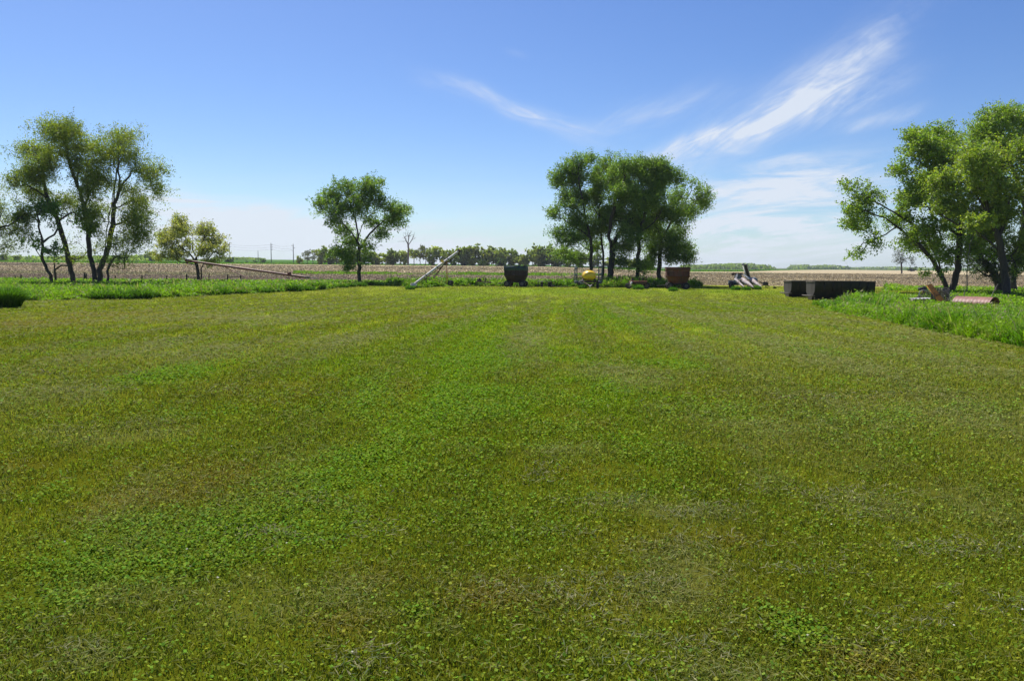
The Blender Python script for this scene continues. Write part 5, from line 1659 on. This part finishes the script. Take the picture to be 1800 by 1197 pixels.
    for i in range(16):
        a = np.array([s.q(rng.uniform(1650, 1672), 515)[0], rng.uniform(-.4, .3), rng.uniform(.1, .5)]); b = a + np.array([rng.uniform(-.7, .7), rng.uniform(-.3, .3), rng.uniform(.0, .5)])
        m.tube([a, (a + b) / 2 + [0, 0, .06], b], .018, 4)
    m.build('loose_stick', 'bark_pale', o)
    MB().box(s.q(1667, 512.5, .35), (.95, .05, .07), ry=.03).build('top_slat', 'wood', o)
    MB().box(s.q(1629, 508, .6), (.5, .3, .2), ry=-.1).build('black_lump', 'dark', o)
    s = Site(1648, 534)
    o = thing('orange_board', tuple(s.b), 'weathered orange board leaning steeply against the slat fencing heap', 'board')
    m = MB(); m.plate([s.q(1632.5, 502, .3), s.q(1641, 499, .3), s.q(1657, 528, -.2), s.q(1647, 530.5, -.2)], .06); m.build('board', 'orange', o)
    m = MB(); m.plate([s.q(1644.6, 519.4, -.09), s.q(1652.2, 516.6, -.09), s.q(1652.6, 517.6, -.1), s.q(1645, 520.6, -.1)], .03); m.build('strap', 'rust', o)
    s = Site(1623, 521)
    o = thing('rusty_post', tuple(s.b), 'short rusty red-brown post at the back left of the junk pile', 'post')
    m = MB(); m.box((0, 0, .42), (.17, .14, .9), ry=.08); m.box((0, 0, .90), (.22, .18, .06), ry=.08); m.build('post', 'orangepipe' if False else 'rust', o)
    s = Site(1618, 533.5)
    o = thing('tin_sheet', tuple(s.b), 'pale bent tin sheet lying at the left foot of the junk pile', 'tin sheet')
    m = MB(); n = 14; x0, x1 = s.q(1603, 525)[0], s.q(1630, 525)[0]
    top = [[(x0 + (x1 - x0) * i / n, y, .34 + .03 * math.sin(i * 1.9) + .04 * i / n) for i in range(n + 1)] for y in (-.5, .4)]
    bot = [[(a, b, c - .025) for a, b, c in r] for r in top]
    m.shell([top[0], top[1], bot[1], bot[0], top[0]], closed=False); m.build('sheet', 'galv', o)
    m = MB(); m.box((.1, -.1, .15), (.3, .3, .3)); m.box((-.5, 0, .15), (.25, .3, .3)); m.build('support_block', 'rim', o)
    s = Site(1722, 538)
    o = thing('half_culvert', tuple(s.b), 'faded pink-red curved half pipe lying in grass, dark open end to the right', 'half pipe')
    a = s.q(1702, 531, 1.3); b = s.q(1741, 536, -.45); ax = (b - a); ax[2] = 0; Lx = np.linalg.norm(ax); ax /= Lx; sd = np.array([-ax[1], ax[0], 0])
    rad = .80; m = MB()
    base0 = np.array([a[0], a[1], .02]); hs = .58
    def arc(f, r): return [tuple(base0 + ax * Lx * f + sd * math.cos(t) * r * 1.15 + np.array([0, 0, math.sin(t) * r * hs * 1.25])) for t in np.linspace(0.02, math.pi - .02, 15)]
    n = 40; rings = [arc(i / n, rad + .004 * math.sin(i * 1.6)) for i in range(n + 1)]
    rin = [arc(i / n, rad - .03) for i in range(n + 1)]
    m.shell(rings + rin[::-1] + [rings[0]], closed=False); m.build('shell', 'pinkrust', o)
    m = MB(); e = arc(1.0, rad + .02); m.tube(e, .022, 5); m.build('rim', 'rust', o)
    s = Site(1740, 536)
    o = thing('leaning_stick', tuple(s.b), 'thin pale stick leaning up from the half pipe toward the trees', 'stick')
    MB().tube([s.q(1742, 530, .2), s.q(1754, 514, .5), s.q(1767, 499.5, .8)], [.022, .018, .012], 5).build('stick', 'bark_pale', o)
    s = Site(1700, 532)
    o = thing('leaning_stick', tuple(s.b), 'pale upright stick at the right end of the slat fencing heap', 'stick')
    MB().tube([s.q(1697, 526, .2), s.q(1700, 510, .3), s.q(1703, 495, .4)], [.025, .02, .012], 5).build('stick', 'bark_pale', o)

    # ---- stake alone on the lawn
    s = Site(992.5, 549)
    o = thing('stake', tuple(s.b), 'tiny dark stake standing alone on the lawn before the machines', 'stake')
    m = MB(); m.tube([(0, 0, -.05), (.015, 0, .2)], .02, 8); m.box((.015, 0, .215), (.05, .05, .03)); m.build('stake_body', 'dark', o)

    # ---- fence along the left field edge
    posts = [(27, 484, .9), (37, 482.5, 1.2), (87, 486, .8), (148.5, 479, 1.5), (151.5, 481, 1.3), (202.5, 484, 1.1), (249.5, 484, 1.2), (293, 484, 1.0), (328, 482, 1.4), (400, 482.5, 1.3), (423, 482, 1.3), (367.5, 481, .8)]
    lab = ['weathered fence post, the leftmost in the field fence', 'short fence post second from the left edge', 'thin fence post left of the leaning willow', 'thick fence post close left of the forked willow trunk',
           'slim fence post touching the thick one by the forked willow', 'fence post just right of the forked willow trunk', 'fence post between the willow and the crabapple, nearer the willow',
           'fence post halfway between the forked willow and the crabapple', 'fence post with a rail just left of the crabapple trunk', 'fence post under the raised part of the red auger',
           'fence post beside the red auger support frame', 'short thin post right of the crabapple trunk']
    prev = None
    for (px, py, wf), lb in zip(posts, lab):
        s = Site(px, py + 8, 102)
        zt = s.q(px, py)[2]
        o = thing('fence_post', tuple(s.b), lb, 'fence post', 'posts of the old field fence')
        m = MB(); r = .075 * wf
        m.tube([(0, 0, -.1), (.01, 0, zt * .6), (.03, 0, zt)], [r, r * .95, r * .85], 8); m.build('post', 'darkwood', o)
        m = MB(); m.disc((.03, 0, zt - .12), 0, r * 1.08, .04, (0, 0, 1), 8); m.build('wire_staple', 'rim', o)
    for (xa, ya, xb, yb, lb) in ((328, 487, 348, 487.3, 'grey fence rail between a post and the crabapple trunk'), (400, 487, 423, 486.5, 'low fence rail under the red auger')):
        s = Site(xa, ya + 4, 102)
        o = thing('fence_rail', tuple(s.b), lb, 'fence rail')
        MB().tube([s.q(xa, ya), s.q((xa + xb) / 2, (ya + yb) / 2 + .3), s.q(xb, yb)], .05, 6).build('rail', 'wood', o)
    # thin wires
    s = Site(27, 492, 102)
    o = thing('fence_wire', tuple(s.b), 'sagging thin wire strung along the posts of the field fence', 'wire')
    m = MB()
    for dz in (0, .25):
        for (p0, p1) in zip(posts[:-2], posts[1:-1]):
            a = s.q(p0[0], p0[1] + 2) - [0, 0, dz]; b = s.q(p1[0], p1[1] + 2) - [0, 0, dz]
            m.tube([a, (a + b) / 2 - [0, 0, .05], b], .007, 3)
    m.build('wire', 'rim', o)

    # ---- utility poles
    tops = []
    for px, top, base_, D, lb in ((404, 427, 458, 470, 'utility pole rising behind the crabapple tree'), (454, 441, 461.5, 620, 'shortest plain utility pole on the far left rise'),
                                  (477, 427.5, 463, 455, 'tall utility pole with insulators in the middle of the gap'), (516, 429, 462, 455, 'utility pole next to the start of the far tree row')):
        b = EYE + ray(px, 465) * D; gz = float(H(b[0], b[1])); zt = (EYE + ray(px, top) * D)[2] - gz
        o = thing('utility_pole', (b[0], b[1], gz), lb, 'utility pole', 'wooden utility poles beyond the field')
        MB().tube([(0, 0, -.3), (0, 0, zt)], [.26, .17], 8).build('pole', 'bark_pale', o)
        if D < 600:
            m = MB()
            for i in range(3): m.tube([(0, 0, zt - 1.2 - i * 1.35), ((1 if i % 2 else -1) * .9 if px != 477 else .9, 0, zt - 1.0 - i * 1.35)], .09, 6)
            m.build('crossarm', 'bark_pale', o)
            m = MB()
            for i in range(3):
                xx = (1 if i % 2 else -1) * .9 if px != 477 else .9
                m.tube([(xx, 0, zt - 1.1 - i * 1.35), (xx, 0, zt - .75 - i * 1.35)], .10, 6)
            m.build('insulator', 'rim', o)
            tops.append((px, b, gz, zt))
    o = thing('power_line', (tops[0][1][0], tops[0][1][1], tops[0][2]), 'faint sagging power lines strung between the utility poles', 'power line')
    m = MB()
    for i in range(3):
        for (p0, b0, g0, z0), (p1, b1, g1, z1) in zip(tops[:-1], tops[1:]):
            def att(p, b, g, z):
                xx = (1 if i % 2 else -1) * .9 if p != 477 else .9
                return np.array([b[0] + xx, b[1], g + z - .75 - i * 1.35]) - np.array([tops[0][1][0], tops[0][1][1], tops[0][2]])
            a, c = att(p0, b0, g0, z0), att(p1, b1, g1, z1)
            m.tube([a + (c - a) * f - [0, 0, 1.0 * 4 * f * (1 - f)] for f in np.linspace(0, 1, 9)], .035, 3)
    m.build('wire', 'dark', o)


machines()


# ---- thin summer air
def haze():
    m, k, out = new_mat('thin_air')
    v = k.new('ShaderNodeVolumePrincipled')
    v.inputs['Color'].default_value = (.80, .88, 1, 1)
    v.inputs['Density'].default_value = .00010
    v.inputs['Anisotropy'].default_value = .2
    k.l.new(v.outputs[0], out.inputs['Volume'])
    b = MB(); b.box((0, 1500, 18), (9000, 5400, 50))
    o = b.build('haze', m); o['kind'] = 'stuff'


haze()
